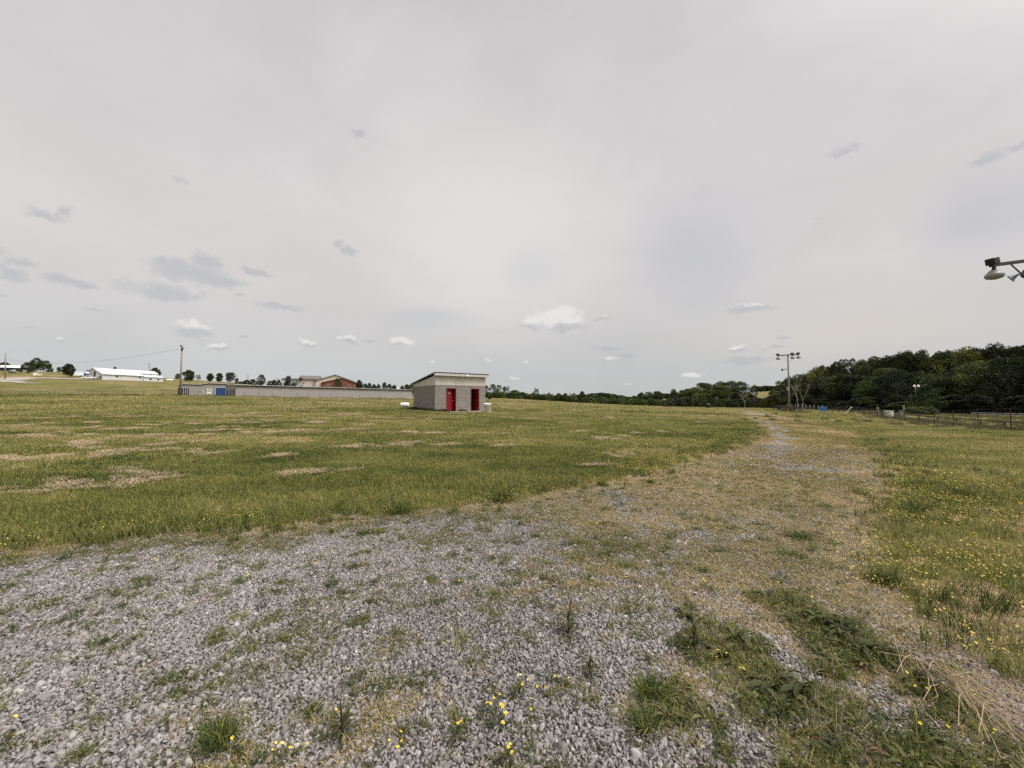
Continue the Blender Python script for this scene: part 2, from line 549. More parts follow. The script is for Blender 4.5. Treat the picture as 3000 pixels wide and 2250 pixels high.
# ------------------------------------------------------------------ object helpers
def tag(o, label=None, cat=None, group=None, kind=None):
    if label: o['label'] = label
    if cat: o['category'] = cat
    if group: o['group'] = group
    if kind: o['kind'] = kind
    return o


def empty(name, loc, rz=0, label=None, cat=None, group=None):
    o = bpy.data.objects.new(name, None)
    o.empty_display_size = .2
    o.location = loc
    o.rotation_euler = (0, 0, rz)
    col.objects.link(o)
    return tag(o, label, cat, group)


def mesh_np(name, V, F, mat=None, smooth=False):
    """V (n,3); F list of (k, array of faces)"""
    me = bpy.data.meshes.new(name)
    V = np.asarray(V, np.float32)
    loops = np.concatenate([f.reshape(-1) for f in F]).astype(np.int32)
    tot = np.concatenate([np.full(len(f), f.shape[1], np.int32) for f in F])
    st = np.concatenate([[0], np.cumsum(tot)[:-1]]).astype(np.int32)
    me.vertices.add(len(V)); me.vertices.foreach_set('co', V.reshape(-1))
    me.loops.add(len(loops)); me.loops.foreach_set('vertex_index', loops)
    me.polygons.add(len(tot)); me.polygons.foreach_set('loop_start', st)
    me.polygons.foreach_set('loop_total', tot)
    if smooth:
        me.polygons.foreach_set('use_smooth', np.ones(len(tot), bool))
    me.update(calc_edges=True)
    me.validate()
    if mat: me.materials.append(mat)
    return me


def fattr(me, name, data, typ='FLOAT', domain='POINT'):
    a = me.attributes.new(name, typ, domain)
    a.data.foreach_set({'FLOAT': 'value', 'INT': 'value', 'FLOAT_VECTOR': 'vector'}[typ], np.ascontiguousarray(data).reshape(-1))


class MB:
    def __init__(s):
        s.v = []; s.f = []

    def add(s, vs, fs):
        b = len(s.v)
        s.v += [tuple(v) for v in vs]
        s.f += [tuple(b + i for i in f) for f in fs]
        return s

    def box(s, x0, x1, y0, y1, z0, z1):
        return s.add([(x, y, z) for z in (z0, z1) for y in (y0, y1) for x in (x0, x1)],
                     [(0, 2, 3, 1), (4, 5, 7, 6), (0, 1, 5, 4), (2, 6, 7, 3), (0, 4, 6, 2), (1, 3, 7, 5)])

    def tube(s, pts, r, n=8, r2=None, cap=True):
        pts = [Vector(p) for p in pts]
        L = len(pts)
        rs = [r + ((r2 if r2 is not None else r) - r) * i / max(1, L - 1) for i in range(L)] if not isinstance(r, (list, tuple)) else list(r)
        b = len(s.v)
        for i, p in enumerate(pts):
            d = (pts[min(i + 1, L - 1)] - pts[max(i - 1, 0)]).normalized()
            a = Vector((0, 0, 1)) if abs(d.z) < .9 else Vector((1, 0, 0))
            u = d.cross(a).normalized(); w = d.cross(u)
            for k in range(n):
                q = p + (u * math.cos(2 * math.pi * k / n) + w * math.sin(2 * math.pi * k / n)) * rs[i]
                s.v.append(tuple(q))
        for i in range(L - 1):
            for k in range(n):
                a0 = b + i * n + k; a1 = b + i * n + (k + 1) % n
                s.f.append((a0, a1, a1 + n, a0 + n))
        if cap:
            s.f.append(tuple(b + k for k in range(n))[::-1])
            s.f.append(tuple(b + (L - 1) * n + k for k in range(n)))
        return s

    def beam(s, p, q, w, h):
        p, q = Vector(p), Vector(q)
        d = (q - p).normalized()
        a = Vector((0, 0, 1)) if abs(d.z) < .95 else Vector((0, 1, 0))
        u = d.cross(a).normalized() * w / 2; v = u.cross(d).normalized() * h / 2
        vs = [c + a_ * u + b_ * v for c in (p, q) for a_, b_ in ((-1, -1), (1, -1), (1, 1), (-1, 1))]
        return s.add(vs, [(3, 2, 1, 0), (4, 5, 6, 7), (0, 1, 5, 4), (1, 2, 6, 5), (2, 3, 7, 6), (3, 0, 4, 7)])

    def lathe(s, prof, n=20, c=(0, 0, 0), M4=None):
        b = len(s.v)
        for (r, z) in prof:
            for k in range(n):
                a = 2 * math.pi * k / n
                p = Vector((r * math.cos(a), r * math.sin(a), z))
                if M4 is not None: p = M4 @ p
                s.v.append(tuple(p + Vector(c)))
        for i in range(len(prof) - 1):
            for k in range(n):
                a0 = b + i * n + k; a1 = b + i * n + (k + 1) % n
                s.f.append((a0, a1, a1 + n, a0 + n))
        return s

    def prism(s, prof, y0, y1, plane='xz'):
        """closed outline extruded along the third axis"""
        n = len(prof)
        mk = {'xz': lambda p, t: (p[0], t, p[1]), 'yz': lambda p, t: (t, p[0], p[1]), 'xy': lambda p, t: (p[0], p[1], t)}[plane]
        s.add([mk(p, y0) for p in prof] + [mk(p, y1) for p in prof],
              [tuple(range(n)), tuple(range(2 * n - 1, n - 1, -1))] + [(i, i + n, (i + 1) % n + n, (i + 1) % n) for i in range(n)])
        return s

    def mesh(s, name, mat, smooth=False, bevel=0):
        me = bpy.data.meshes.new(name)
        me.from_pydata(s.v, [], s.f)
        bm = bmesh.new(); bm.from_mesh(me)
        bmesh.ops.recalc_face_normals(bm, faces=bm.faces)
        if bevel:
            bmesh.ops.bevel(bm, geom=bm.edges[:], offset=bevel, segments=1, affect='EDGES', clamp_overlap=True)
        bm.to_mesh(me); bm.free()
        if smooth:
            me.polygons.foreach_set('use_smooth', np.ones(len(me.polygons), bool))
        if mat: me.materials.append(mat)
        return me

    def build(s, name, mat, parent=None, smooth=False, bevel=0):
        o = bpy.data.objects.new(name, s.mesh(name, mat, smooth, bevel))
        col.objects.link(o)
        if parent: o.parent = parent
        return o


def link(name, me, parent=None, loc=(0, 0, 0)):
    o = bpy.data.objects.new(name, me)
    col.objects.link(o)
    o.parent = parent
    o.location = loc
    return o


# ------------------------------------------------------------------ the ground sheet
ang = np.concatenate([np.arange(-70, 70, .28), np.arange(70, 290, 3.0)])
ang = np.radians(ang)
rad = np.concatenate([np.geomspace(.25, 60, 420), np.geomspace(60.8, 900, 230), np.array([1200, 1800, 3000, 6000])])
na, nr = len(ang), len(rad)
RR, AA = np.meshgrid(rad, ang, indexing='ij')
gx, gy = (RR * np.sin(AA)).ravel(), (RR * np.cos(AA)).ravel()
gx = np.append(gx, 0.0); gy = np.append(gy, 0.0)
gz = H(gx, gy)
i0 = (np.arange(nr - 1)[:, None] * na + np.arange(na)[None]).ravel()
i1 = (np.arange(nr - 1)[:, None] * na + (np.arange(na)[None] + 1) % na).ravel()
quads = np.stack([i0, i1, i1 + na, i0 + na], -1)[:, ::-1]
k = np.arange(na)
tris = np.stack([k, np.full(na, nr * na), (k + 1) % na], -1)[:, ::-1]
me = mesh_np('ground', np.stack([gx, gy, gz], -1), [quads, tris], M['ground'], True)
gi = inpath(gx, gy)
grav = sstep(gi, -.06, .06)
mo = mossmask(gx, gy)
bz = barezone(gx, gy) * (gy > -2)
grav = np.maximum(grav, bz)
mo = np.maximum(mo, bz)
mo = np.maximum(mo, .85 * (1 - sstep(gi, .05, .5)) * sstep(np.hypot(gx, gy), 3, 4))
fattr(me, 'gravel', grav.astype(np.float32))
mo = mo * (1 - .55 * sstep(np.hypot(gx, gy), 24, 36))
fattr(me, 'moss', mo.astype(np.float32))
fattr(me, 'tint', (tintmap(gx, gy)).astype(np.float32))
fattr(me, 'cover', sstep(np.hypot(gx, gy), 9, 14).astype(np.float32))
ground = link('ground', me)
tag(ground, kind='structure')

# ------------------------------------------------------------------ prototypes for the ground cover (never linked to the scene themselves)
rng = np.random.default_rng(7)
PROTO = {}


def proto_col(name, meshes):
    c = bpy.data.collections.new(name)
    for i, me_ in enumerate(meshes):
        ob = bpy.data.objects.new('%s_%02d' % (name, i), me_)
        c.objects.link(ob)
    PROTO[name] = (c, len(meshes))


def blades(n, Rr, h, w, lean, mat, hv=.5, flat=0.0, kink=.35, elong=1.0, z0=0):
    a = rng.uniform(0, 2 * np.pi, n); r = Rr * np.sqrt(rng.uniform(0, 1, n))
    bx, by = r * np.cos(a) * elong, r * np.sin(a)
    d = rng.uniform(0, 2 * np.pi, n)
    hh = h * (1 - hv * rng.uniform(0, 1, n))
    ln = lean * hh * rng.uniform(.2, 1.3, n)
    dx, dy = np.cos(d), np.sin(d)
    wd = d + np.pi / 2 + rng.normal(0, .5, n)
    wx, wy = np.cos(wd) * w / 2, np.sin(wd) * w / 2
    zz = rng.uniform(0, z0, n) if z0 else np.zeros(n)
    up = hh * (1 - flat)
    V = np.empty((n, 5, 3))
    V[:, 0] = np.stack([bx - wx, by - wy, zz - .003], -1); V[:, 1] = np.stack([bx + wx, by + wy, zz - .003], -1)
    mx, my = bx + dx * ln * kink, by + dy * ln * kink
    V[:, 2] = np.stack([mx - wx * .8, my - wy * .8, zz + up * .6], -1); V[:, 3] = np.stack([mx + wx * .8, my + wy * .8, zz + up * .6], -1)
    V[:, 4] = np.stack([bx + dx * ln, by + dy * ln, zz + up * np.where(rng.random(n) < .3, .75, 1.0)], -1)
    b = np.arange(n)[:, None] * 5
    q = b + np.array([[0, 1, 3, 2]]); tr = b + np.array([[2, 3, 4]])
    me_ = mesh_np('blades', V.reshape(-1, 3), [q, tr], mat, True)
    fattr(me_, 'bc', np.repeat(rng.uniform(0, 1, n), 5).astype(np.float32))
    return me_


proto_col('tuft', [blades(34, .075, .095, .0042, .8, M['grass'], .6) for _ in range(8)])
proto_col('tufttall', [blades(46, .07, .20, .005, .75, M['grass'], .6) for _ in range(6)])
proto_col('patch', [blades(150, .30, .11, .009, .8, M['grass'], .6) for _ in range(6)])
proto_col('patchfar', [blades(300, 1.3, .14, .035, .9, M['grass'], .6) for _ in range(5)])
proto_col('rank', [blades(260, .5, .50, .014, .45, M['rankgrass'], .55) for _ in range(5)])
proto_col('mossy', [blades(40, .05, .022, .0034, 1.6, M['moss'], .6) for _ in range(8)])
proto_col('mossyfar', [blades(110, .16, .03, .008, 1.6, M['moss'], .6) for _ in range(5)])
proto_col('strands', [blades(9, .10, .16, .0022, 1.2, M['straw'], .7, flat=.88) for _ in range(6)])
proto_col('hay', [blades(240, .26, .16, .006, 1.0, M['straw'], .5, flat=.80, elong=1.7, z0=.045) for _ in range(5)])
proto_col('stems', [blades(5, .10, .30, .0028, .3, M['straw'], .5) for _ in range(5)])


def stone_mesh():
    bm = bmesh.new()
    sx, sy, sz = 1, rng.uniform(.68, .98), rng.uniform(.55, .85)
    for _ in range(11):
        v = rng.normal(size=3); v /= np.linalg.norm(v)
        v *= rng.uniform(.85, 1.1)
        bm.verts.new((v[0] * sx * .5, v[1] * sy * .5, v[2] * sz * .5))
    r_ = bmesh.ops.convex_hull(bm, input=bm.verts)
    bmesh.ops.delete(bm, geom=[e for e in r_['geom_interior'] if isinstance(e, bmesh.types.BMVert)], context='VERTS')
    bmesh.ops.bevel(bm, geom=bm.edges[:], offset=.05, segments=1, affect='EDGES')
    me_ = bpy.data.meshes.new('stone'); bm.to_mesh(me_); bm.free()
    me_.materials.append(M['stone'])
    return me_


proto_col('stone', [stone_mesh() for _ in range(16)])


def leafy(nl, L, W, mat, lobes=True, rise=.35, seg=7):
    """rosette of toothed leaves lying round a centre"""
    vs = []; q = []; bc = []
    for i in range(nl):
        a = 2 * math.pi * i / nl * 1.0 + rng.uniform(-.7, .7)
        l = L * rng.uniform(.4, 1.15); w = W * rng.uniform(.6, 1.15)
        e0 = rng.uniform(rise * .5, rise * 1.8); c0 = rng.uniform(0, 1)
        px_, pz = .01, .005
        el_ = e0
        tw = rng.uniform(-.4, .4)
        b = len(vs)
        for k_ in range(seg + 1):
            t_ = k_ / seg
            ww = w * (math.sin(math.pi * min(1, .12 + t_ * .9)) ** .8) * (.30 + .7 * t_ if t_ < .75 else 1)
            if k_ == seg: ww = .002
            if lobes and k_ % 2 == 1: ww *= rng.uniform(.35, .8)
            ca, sa = math.cos(a + tw * t_), math.sin(a + tw * t_)
            x_, y_ = px_ * ca, px_ * sa
            fold = ww * .35
            vs += [(x_ - sa * ww / 2, y_ + ca * ww / 2, pz + fold * .5), (x_, y_, pz - fold * .2), (x_ + sa * ww / 2, y_ - ca * ww / 2, pz + fold * .5)]
            bc += [c0] * 3
            px_ += l / seg * math.cos(el_); pz += l / seg * math.sin(el_)
            el_ -= (e0 + .35) / seg * 1.25
            pz = max(pz, .004)
        for k_ in range(seg):
            o_ = b + k_ * 3
            q += [(o_, o_ + 1, o_ + 4, o_ + 3), (o_ + 1, o_ + 2, o_ + 5, o_ + 4)]
    me_ = mesh_np('leaves', np.array(vs), [np.array(q)], mat, True)
    fattr(me_, 'bc', np.array(bc, np.float32))
    return me_


proto_col('weed', [leafy(int(rng.integers(9, 15)), .075, .020, M['leaf'], True, .7) for _ in range(6)])
proto_col('weedbig', [leafy(int(rng.integers(12, 18)), .14, .05, M['leaf'], True, .85, 9) for _ in range(6)])


def flowers_mesh(n, Rr, h, size, mat):
    vs = []; fs = []
    for i in range(n):
        a = rng.uniform(0, 6.28); r = Rr * math.sqrt(rng.uniform(0, 1))
        c_ = Vector((r * math.cos(a), r * math.sin(a), h * rng.uniform(.55, 1.1)))
        tilt = Matrix.Rotation(rng.uniform(-.6, .6), 3, 'X') @ Matrix.Rotation(rng.uniform(-.6, .6), 3, 'Y')
        s_ = size * rng.uniform(.75, 1.15)
        for k_ in range(5):
            t_ = 2 * math.pi * k_ / 5
            b = len(vs)
            for (rr, da, z_) in ((.0, 0, 0), (.42, -.42, .12), (.5, 0, .16), (.42, .42, .12)):
                vs.append(tuple(c_ + tilt @ Vector((s_ * rr * math.cos(t_ + da), s_ * rr * math.sin(t_ + da), s_ * z_))))
            fs.append((b, b + 1, b + 2, b + 3))
    return mesh_np('petals', np.array(vs), [np.array(fs)], mat, False)


proto_col('flower', [flowers_mesh(3, .05, .075, .020, M['petal']) for _ in range(6)])
proto_col('flowerpale', [flowers_mesh(6, .09, .11, .015, M['petal_pale']) for _ in range(5)])
proto_col('flowerfar', [flowers_mesh(7, .16, .13, .030, M['petal_pale']) for _ in range(5)])

NG = {}


def scatter(name, proto, x, y, scale, tint, label, tilt=0.0, sink=0.0, flatten=None, rz=None, zadd=0):
    n = len(x)
    z = H(x, y) - sink + zadd
    me_ = bpy.data.meshes.new(name)
    me_.vertices.add(n)
    me_.vertices.foreach_set('co', np.stack([x, y, z], -1).astype(np.float32).reshape(-1))
    rot = np.stack([rng.normal(0, 1, n) * tilt, rng.normal(0, 1, n) * tilt, rng.uniform(0, 6.283, n) if rz is None else rz], -1)
    if np.ndim(scale) == 1: scale = np.stack([scale] * 3, -1)
    fattr(me_, 'rot', rot.astype(np.float32), 'FLOAT_VECTOR')
    fattr(me_, 'scl', scale.astype(np.float32), 'FLOAT_VECTOR')
    c_, cnt = PROTO[proto]
    fattr(me_, 'idx', rng.integers(0, cnt, n).astype(np.int32), 'INT')
    fattr(me_, 'tint', np.asarray(tint, np.float32))
    if proto not in NG:
        ng = bpy.data.node_groups.new('scatter_' + proto, 'GeometryNodeTree')
        ng.interface.new_socket('Geometry', in_out='INPUT', socket_type='NodeSocketGeometry')
        ng.interface.new_socket('Geometry', in_out='OUTPUT', socket_type='NodeSocketGeometry')
        gi_ = ng.nodes.new('NodeGroupInput'); go_ = ng.nodes.new('NodeGroupOutput')
        ip = ng.nodes.new('GeometryNodeInstanceOnPoints')
        ci = ng.nodes.new('GeometryNodeCollectionInfo')
        ci.inputs['Collection'].default_value = c_
        ci.inputs['Separate Children'].default_value = True
        ci.inputs['Reset Children'].default_value = True
        ip.inputs['Pick Instance'].default_value = True

        def na_(nm, typ):
            q_ = ng.nodes.new('GeometryNodeInputNamedAttribute')
            q_.data_type = typ
            q_.inputs['Name'].default_value = nm
            return next(s_ for s_ in q_.outputs if s_.enabled and s_.name == 'Attribute')
        L_ = ng.links.new
        L_(gi_.outputs[0], ip.inputs['Points'])
        L_(ci.outputs[0], ip.inputs['Instance'])
        L_(na_('idx', 'INT'), ip.inputs['Instance Index'])
        e2r = ng.nodes.new('FunctionNodeEulerToRotation')
        L_(na_('rot', 'FLOAT_VECTOR'), e2r.inputs[0])
        L_(e2r.outputs[0], ip.inputs['Rotation'])
        L_(na_('scl', 'FLOAT_VECTOR'), ip.inputs['Scale'])
        L_(ip.outputs[0], go_.inputs[0])
        NG[proto] = ng
    o_ = link(name, me_)
    md = o_.modifiers.new('scatter', 'NODES')
    md.node_group = NG[proto]
    tag(o_, label, name.replace('_', ' '), kind='stuff')
    print('scatter', name, n)
    return o_


def jgrid(r0, r1, sp, half=66, x0=-1e9, x1=1e9):
    xs = np.arange(-r1, r1, sp); ys = np.arange(.5, r1, sp)
    X, Y = np.meshgrid(xs, ys)
    X = (X + rng.uniform(-.5, .5, X.shape) * sp * 1.3).ravel(); Y = (Y + rng.uniform(-.5, .5, Y.shape) * sp * 1.3).ravel()
    r = np.hypot(X, Y); a = np.degrees(np.arctan2(X, Y))
    k_ = (r >= r0) & (r < r1) & (np.abs(a) < half) & (Y > .9)
    return X[k_], Y[k_]


def keep(x, y, p):
    k_ = rng.random(len(x)) < p
    return x[k_], y[k_]


# shed footprint kept free of grass
SHED = at(1274, 1206, 33.8)
SHED_RZ = R(90 - 54)
SW, SD = 5.2, 4.9


def not_shed(x, y):
    c_, s_ = math.cos(SHED_RZ), math.sin(SHED_RZ)
    lx = (x - SHED.x) * c_ + (y - SHED.y) * s_; ly = -(x - SHED.x) * s_ + (y - SHED.y) * c_
    return ~((lx > -.05) & (lx < SW + .05) & (ly > -.9) & (ly < SD + .05))


# gravel
x, y = jgrid(1.2, 7.5, .0152)
p = (rng.random(len(x)) < sstep(inpath(x, y), -.38, .04) ** 2.2) & (rng.random(len(x)) > .25 * mossmask(x, y))
x, y = x[p], y[p]
s = rng.lognormal(math.log(.0238), .33, len(x))
tt = np.clip(rng.beta(2.2, 2.4, len(x)) * .95 + (fbm(x * .8, y * .8, 61, 3) - .5) * .3, 0, .95)
tt = np.where(rng.random(len(x)) < .0003, 1.0, tt)
scatter('gravel', 'stone', x, y, s, tt, 'loose grey crushed stone covering the path', tilt=.7, sink=-.004)
x, y = jgrid(7.5, 17, .05)
p = inpath(x, y) > 0
x, y = x[p], y[p]
s = rng.lognormal(math.log(.042), .25, len(x))
tt = np.clip(rng.beta(2.2, 2.4, len(x)) * .95, 0, .95)
scatter('gravel', 'stone', x, y, s, tt, 'grey crushed stone farther along the path', tilt=.4)
# moss / dead grass on the gravel
x, y = jgrid(1.3, 10, .034)
e = inpath(x, y)
mm = np.maximum(mossmask(x, y), .95 * (1 - sstep(e, .10, .55)) * sstep(np.hypot(x, y), 3, 4))
mm = np.where(e > -.1, mm, 0); mm = np.maximum(mm, barezone(x, y) * .8)
p = (rng.random(len(x)) < mm * .9)
x, y, e = x[p], y[p], e[p]
tt = np.clip(.34 + (fbm(x * .7, y * .7, 71, 3) - .5) * 1.1 + rng.normal(0, .1, len(x)) + .22 * np.exp(-((x - 3.2) ** 2 / 9 + (y - 7.5) ** 2 / 14)) + .08 * sstep(np.hypot(x, y), 3.5, 7) * sstep(x, -3, 0) + .25 * (1 - sstep(e, .1, .5)) + .2 * sstep(x, .5, 2), 0, 1)
scatter('dry_moss', 'mossy', x, y, rng.uniform(.7, 1.5, len(x)), tt, 'short brown moss and dead grass creeping over the gravel', tilt=.1)
x, y = jgrid(9, 52, .16)
e = inpath(x, y)
p = (e > -.2) & (rng.random(len(x)) < np.maximum(mossmask(x, y), .7 * (1 - sstep(e, 0, .6))) * .9)
x, y = x[p], y[p]
tt = np.clip(.62 + (fbm(x * .5, y * .5, 71, 3) - .5) * 1.2, 0, 1)
scatter('dry_moss', 'mossyfar', x, y, rng.uniform(.7, 1.4, len(x)), tt, 'yellowed dead grass along the middle of the path', tilt=.1)
# grass, three distances
x, y = jgrid(2.0, 13, .078)
e = inpath(x, y)
dn_ = fbm(x * 1.3, y * 1.3, 81, 3)
pr = 1 - sstep(e, -.22, .05)
bare = barezone(x, y)
pr = pr * (1 - bare)
p = rng.random(len(x)) < pr
x, y, e = x[p], y[p], e[p]
tt = np.clip(tintmap(x, y) + rng.normal(0, .07, len(x)), 0, 1)
sc_ = rng.uniform(.7, 1.25, len(x)) * (1 + .35 * sstep(fbm(x * .8, y * .8, 91, 3), .5, .75))
scatter('grass', 'tuft', x, y, np.stack([sc_, sc_, sc_ * rng.uniform(.8, 1.3, len(x))], -1), tt, 'short mown green grass beside the gravel path', tilt=.12)
# taller clumps along the unmown rim and at right
x, y = jgrid(2.0, 22, .16)
e = sdist(x, y, PATH) + (fbm(x * 2, y * 2, 95, 2) - .5) * .8
nn_ = fbm(x * 1.7, y * 1.7, 96, 3)
pr = (1 - sstep(np.abs(e + .25), .1, .6)) * sstep(nn_, .40, .56) * .95 + .8 * sstep(nn_, .48, .60) * (e < -.1) * sstep(x, 2, 3) * (np.hypot(x, y) < 14)
p = rng.random(len(x)) < pr
x, y = x[p], y[p]
scatter('grass', 'tufttall', x, y, rng.uniform(.55, 1.1, len(x)), np.clip(tintmap(x, y) * .40 + rng.normal(0, .08, len(x)), 0, 1), 'taller dark green grass clumps on the rim of the path', tilt=.15)
x, y = jgrid(12.5, 46, .27)
e = inpath(x, y)
p = (rng.random(len(x)) < 1 - sstep(e, -.35, .05)) & not_shed(x, y)
x, y = x[p], y[p]
tt = np.clip(tintmap(x, y) + rng.normal(0, .06, len(x)), 0, 1)
sc_ = rng.uniform(.75, 1.2, len(x))
scatter('grass', 'patch', x, y, np.stack([sc_, sc_, sc_ * rng.uniform(.6, 1.25, len(x))], -1), tt, 'mown green grass of the open field', tilt=.05)
x, y = jgrid(44, 150, 1.15)
p = (sdist(x, y, PATH) < 0)
x, y = x[p], y[p]
tt = np.clip(tintmap(x, y) + rng.normal(0, .05, len(x)), 0, 1)
scatter('grass', 'patchfar', x, y, rng.uniform(.8, 1.15, len(x)), tt, 'grass at the far side of the field', tilt=.03)
# weeds growing through the gravel at lower right
x, y = jgrid(1.4, 6.5, .055)
wm = weedmask(x, y)
p = (rng.random(len(x)) < wm * .75)
x1, y1 = x[p], y[p]
scatter('grass', 'tuft', x1, y1, rng.uniform(.55, 1.0, len(x1)), np.clip(.26 + (fbm(x1 * 2, y1 * 2, 98, 3) - .5) * .9 + rng.normal(0, .1, len(x1)), 0, 1), 'weedy grass growing through the gravel', tilt=.25)
p = (rng.random(len(x)) < wm * .42)
x1, y1 = x[p], y[p]
scatter('ground_weeds', 'weed', x1, y1, rng.uniform(.7, 1.5, len(x1)), np.clip(.35 + (fbm(x1 * 2, y1 * 2, 99, 3) - .5) * .8 + rng.normal(0, .15, len(x1)), 0, 1), 'small toothed leaves carpeting the gravel', tilt=.2)
x, y = jgrid(1.4, 5.5, .13)
p = rng.random(len(x)) < weedmask(x, y) * .5 * sstep(fbm(x * 2, y * 2, 141, 2), .4, .6)
x1, y1 = x[p], y[p]
scatter('ground_weeds', 'weedbig', x1, y1, rng.uniform(.5, .95, len(x1)), np.clip(.45 + rng.normal(0, .22, len(x1)), 0, 1), 'broad toothed leaves sprawling over the gravel', tilt=.25)
x, y = jgrid(1.4, 10, .15)
e = inpath(x, y)
cl = fbm(x * 2.6, y * 2.6, 101, 3)
p = (e > .1) & (rng.random(len(x)) < .06 + sstep(cl, .46, .70) * .75)
x1, y1 = x[p], y[p]
scatter('ground_weeds', 'weed', x1, y1, rng.uniform(.4, 1.0, len(x1)), np.clip(.30 + rng.normal(0, .2, len(x1)), 0, 1), 'tiny weeds dotted over the gravel', tilt=.15)
p = (e > .1) & (rng.random(len(x)) < .12 + sstep(cl, .40, .62) * .75)
x1, y1 = x[p] + .03, y[p]
scatter('grass', 'tuft', x1, y1, rng.uniform(.25, .62, len(x1)), np.clip(.26 + rng.normal(0, .16, len(x1)), 0, 1), 'sparse grass shoots in the gravel', tilt=.3)
# low clumps of weeds rooted all over the gravel
x, y = jgrid(1.35, 9.5, .22)
e = inpath(x, y)
p = (e > .05) & (rng.random(len(x)) < .30 + .55 * sstep(fbm(x * 1.2, y * 1.2, 131, 3), .42, .62))
cx, cy = x[p], y[p]
nk = rng.integers(3, 9, len(cx)); sp_ = rng.uniform(.015, .06, len(cx)); ct_ = np.clip(.24 + rng.normal(0, .13, len(cx)), 0, .7)
ii = np.repeat(np.arange(len(cx)), nk)
x1 = cx[ii] + rng.normal(0, 1, len(ii)) * sp_[ii] * 1.3; y1 = cy[ii] + rng.normal(0, 1, len(ii)) * sp_[ii]
s1 = rng.uniform(.42, .95, len(ii))
scatter('ground_weeds', 'tuft', x1, y1, np.stack([s1 * .9, s1 * .9, s1 * .60], -1), ct_[ii], 'low olive weed clumps rooted in the gravel', tilt=.35)
half_ = rng.random(len(ii)) < .4
scatter('ground_weeds', 'weed', x1[half_], y1[half_], s1[half_] * .9, np.clip(ct_[ii][half_] + .1, 0, 1), 'small leafy weeds rooted in the gravel', tilt=.3)
# straw lying about
x, y = jgrid(1.3, 11, .12)
e = inpath(x, y)
pr = .12 + .75 * weedmask(x, y) + .5 * barezone(x, y) + .5 * sstep(x, .0, 1.4) * (1 - sstep(y, 2.6, 4)) * sstep(fbm(x * 2.5, y * 2.5, 104, 3), .45, .6) + .5 * (1 - sstep(np.abs(e), .1, .7)) + .4 * sstep(fbm(x * 1.4, y * 1.4, 103, 3), .55, .7)
p = ((e > -.9) | (x > 2.2)) & (rng.random(len(x)) < pr)
x1, y1 = x[p], y[p]
scatter('dry_straw', 'strands', x1, y1, rng.uniform(.5, 1.3, len(x1)), np.clip(.5 + rng.normal(0, .2, len(x1)), 0, 1), 'loose dry straw lying on the gravel', tilt=.08, zadd=.012)
x, y = jgrid(1.5, 8, .22)
pr = .35 * weedmask(x, y) + .5 * (sdist(x, y, PATH) < -.05) * (x > 2) + .15 * (1 - sstep(np.abs(inpath(x, y)), .1, .5))
p = rng.random(len(x)) < pr
scatter('dry_straw', 'stems', x[p], y[p], rng.uniform(.4, .95, p.sum()), np.clip(.45 + rng.normal(0, .2, p.sum()), 0, 1), 'thin dry stems standing among the weeds', tilt=.2)
# pale cut hay left in the field: (photo point 2212 scale, length m)
HAY = [(40, 1067, .9), (90, 1063, .7), (165, 1055, .5), (20, 998, .9), (60, 1000, .9), (110, 993, .9), (140, 990, .7), (215, 985, .9), (235, 990, .7), (300, 978, 1.1), (335, 980, .9),
       (285, 1020, .5), (290, 1043, .8), (320, 1040, .8), (340, 1045, .6), (445, 982, .9), (455, 988, .6), (590, 988, .7), (690, 1026, .9), (720, 1022, .8), (620, 1030, .6),
       (20, 948, 1.6), (70, 943, 1.6), (120, 948, 1.4), (180, 942, 1.4), (250, 930, 1.6), (290, 928, 1.4), (190, 968, 1.2), (350, 962, 1.3), (370, 945, 1.3), (430, 943, 1.3),
       (540, 940, 1.3), (580, 937, 1.4), (610, 935, 1.4), (655, 932, 1.6), (700, 915, 1.6), (860, 937, 1.1), (880, 940, 1.0), (925, 938, 1.0), (945, 940, 1.0), (760, 970, .9), (785, 965, .8), (835, 967, .8),
       (865, 966, .8), (890, 963, .9), (960, 967, .7), (975, 965, .6), (1080, 940, .8), (1085, 968, .6), (1330, 945, .8), (1380, 938, .9), (1305, 948, .8), (1310, 953, .6), (1350, 993, .5), (1290, 1012, .5),
       (1260, 935, .7), (1430, 935, .6), (1110, 925, .8), (1220, 915, 1.), (1500, 915, .9), (1440, 905, 1.), (60, 920, 1.7), (200, 915, 1.7), (330, 920, 1.6), (430, 918, 1.5), (500, 925, 1.5), (560, 915, 1.6),
       (130, 905, 2), (250, 903, 2), (480, 900, 1.8), (600, 902, 1.8), (720, 900, 1.5), (820, 905, 1.4), (800, 920, 1.3), (760, 930, 1.2)]
hx, hy, hs, hr = [], [], [], []
hrng = np.random.default_rng(11)
rows = []
for (px, py, L) in HAY:
    g_ = ground_pt(px * S2, py * S2)
    rows.append((g_.x, g_.y, L, L / 1.6))
for _ in range(420):
    a_ = hrng.uniform(-60, 32); r_ = hrng.uniform(18, 125)
    hx_, hy_ = r_ * math.sin(R(a_)), r_ * math.cos(R(a_))
    # swaths: rows left by the mower, roughly across the view
    v_ = (hy_ * .97 - hx_ * .25) / 5.2
    if abs(v_ - round(v_)) > .22 and hrng.random() < .8: continue
    if fbm(np.array([hx_ * .05]), np.array([hy_ * .05]), 77, 2)[0] < .42: continue
    rows.append((hx_, hy_, hrng.uniform(.5, 2.6), hrng.uniform(.35, 1.0)))
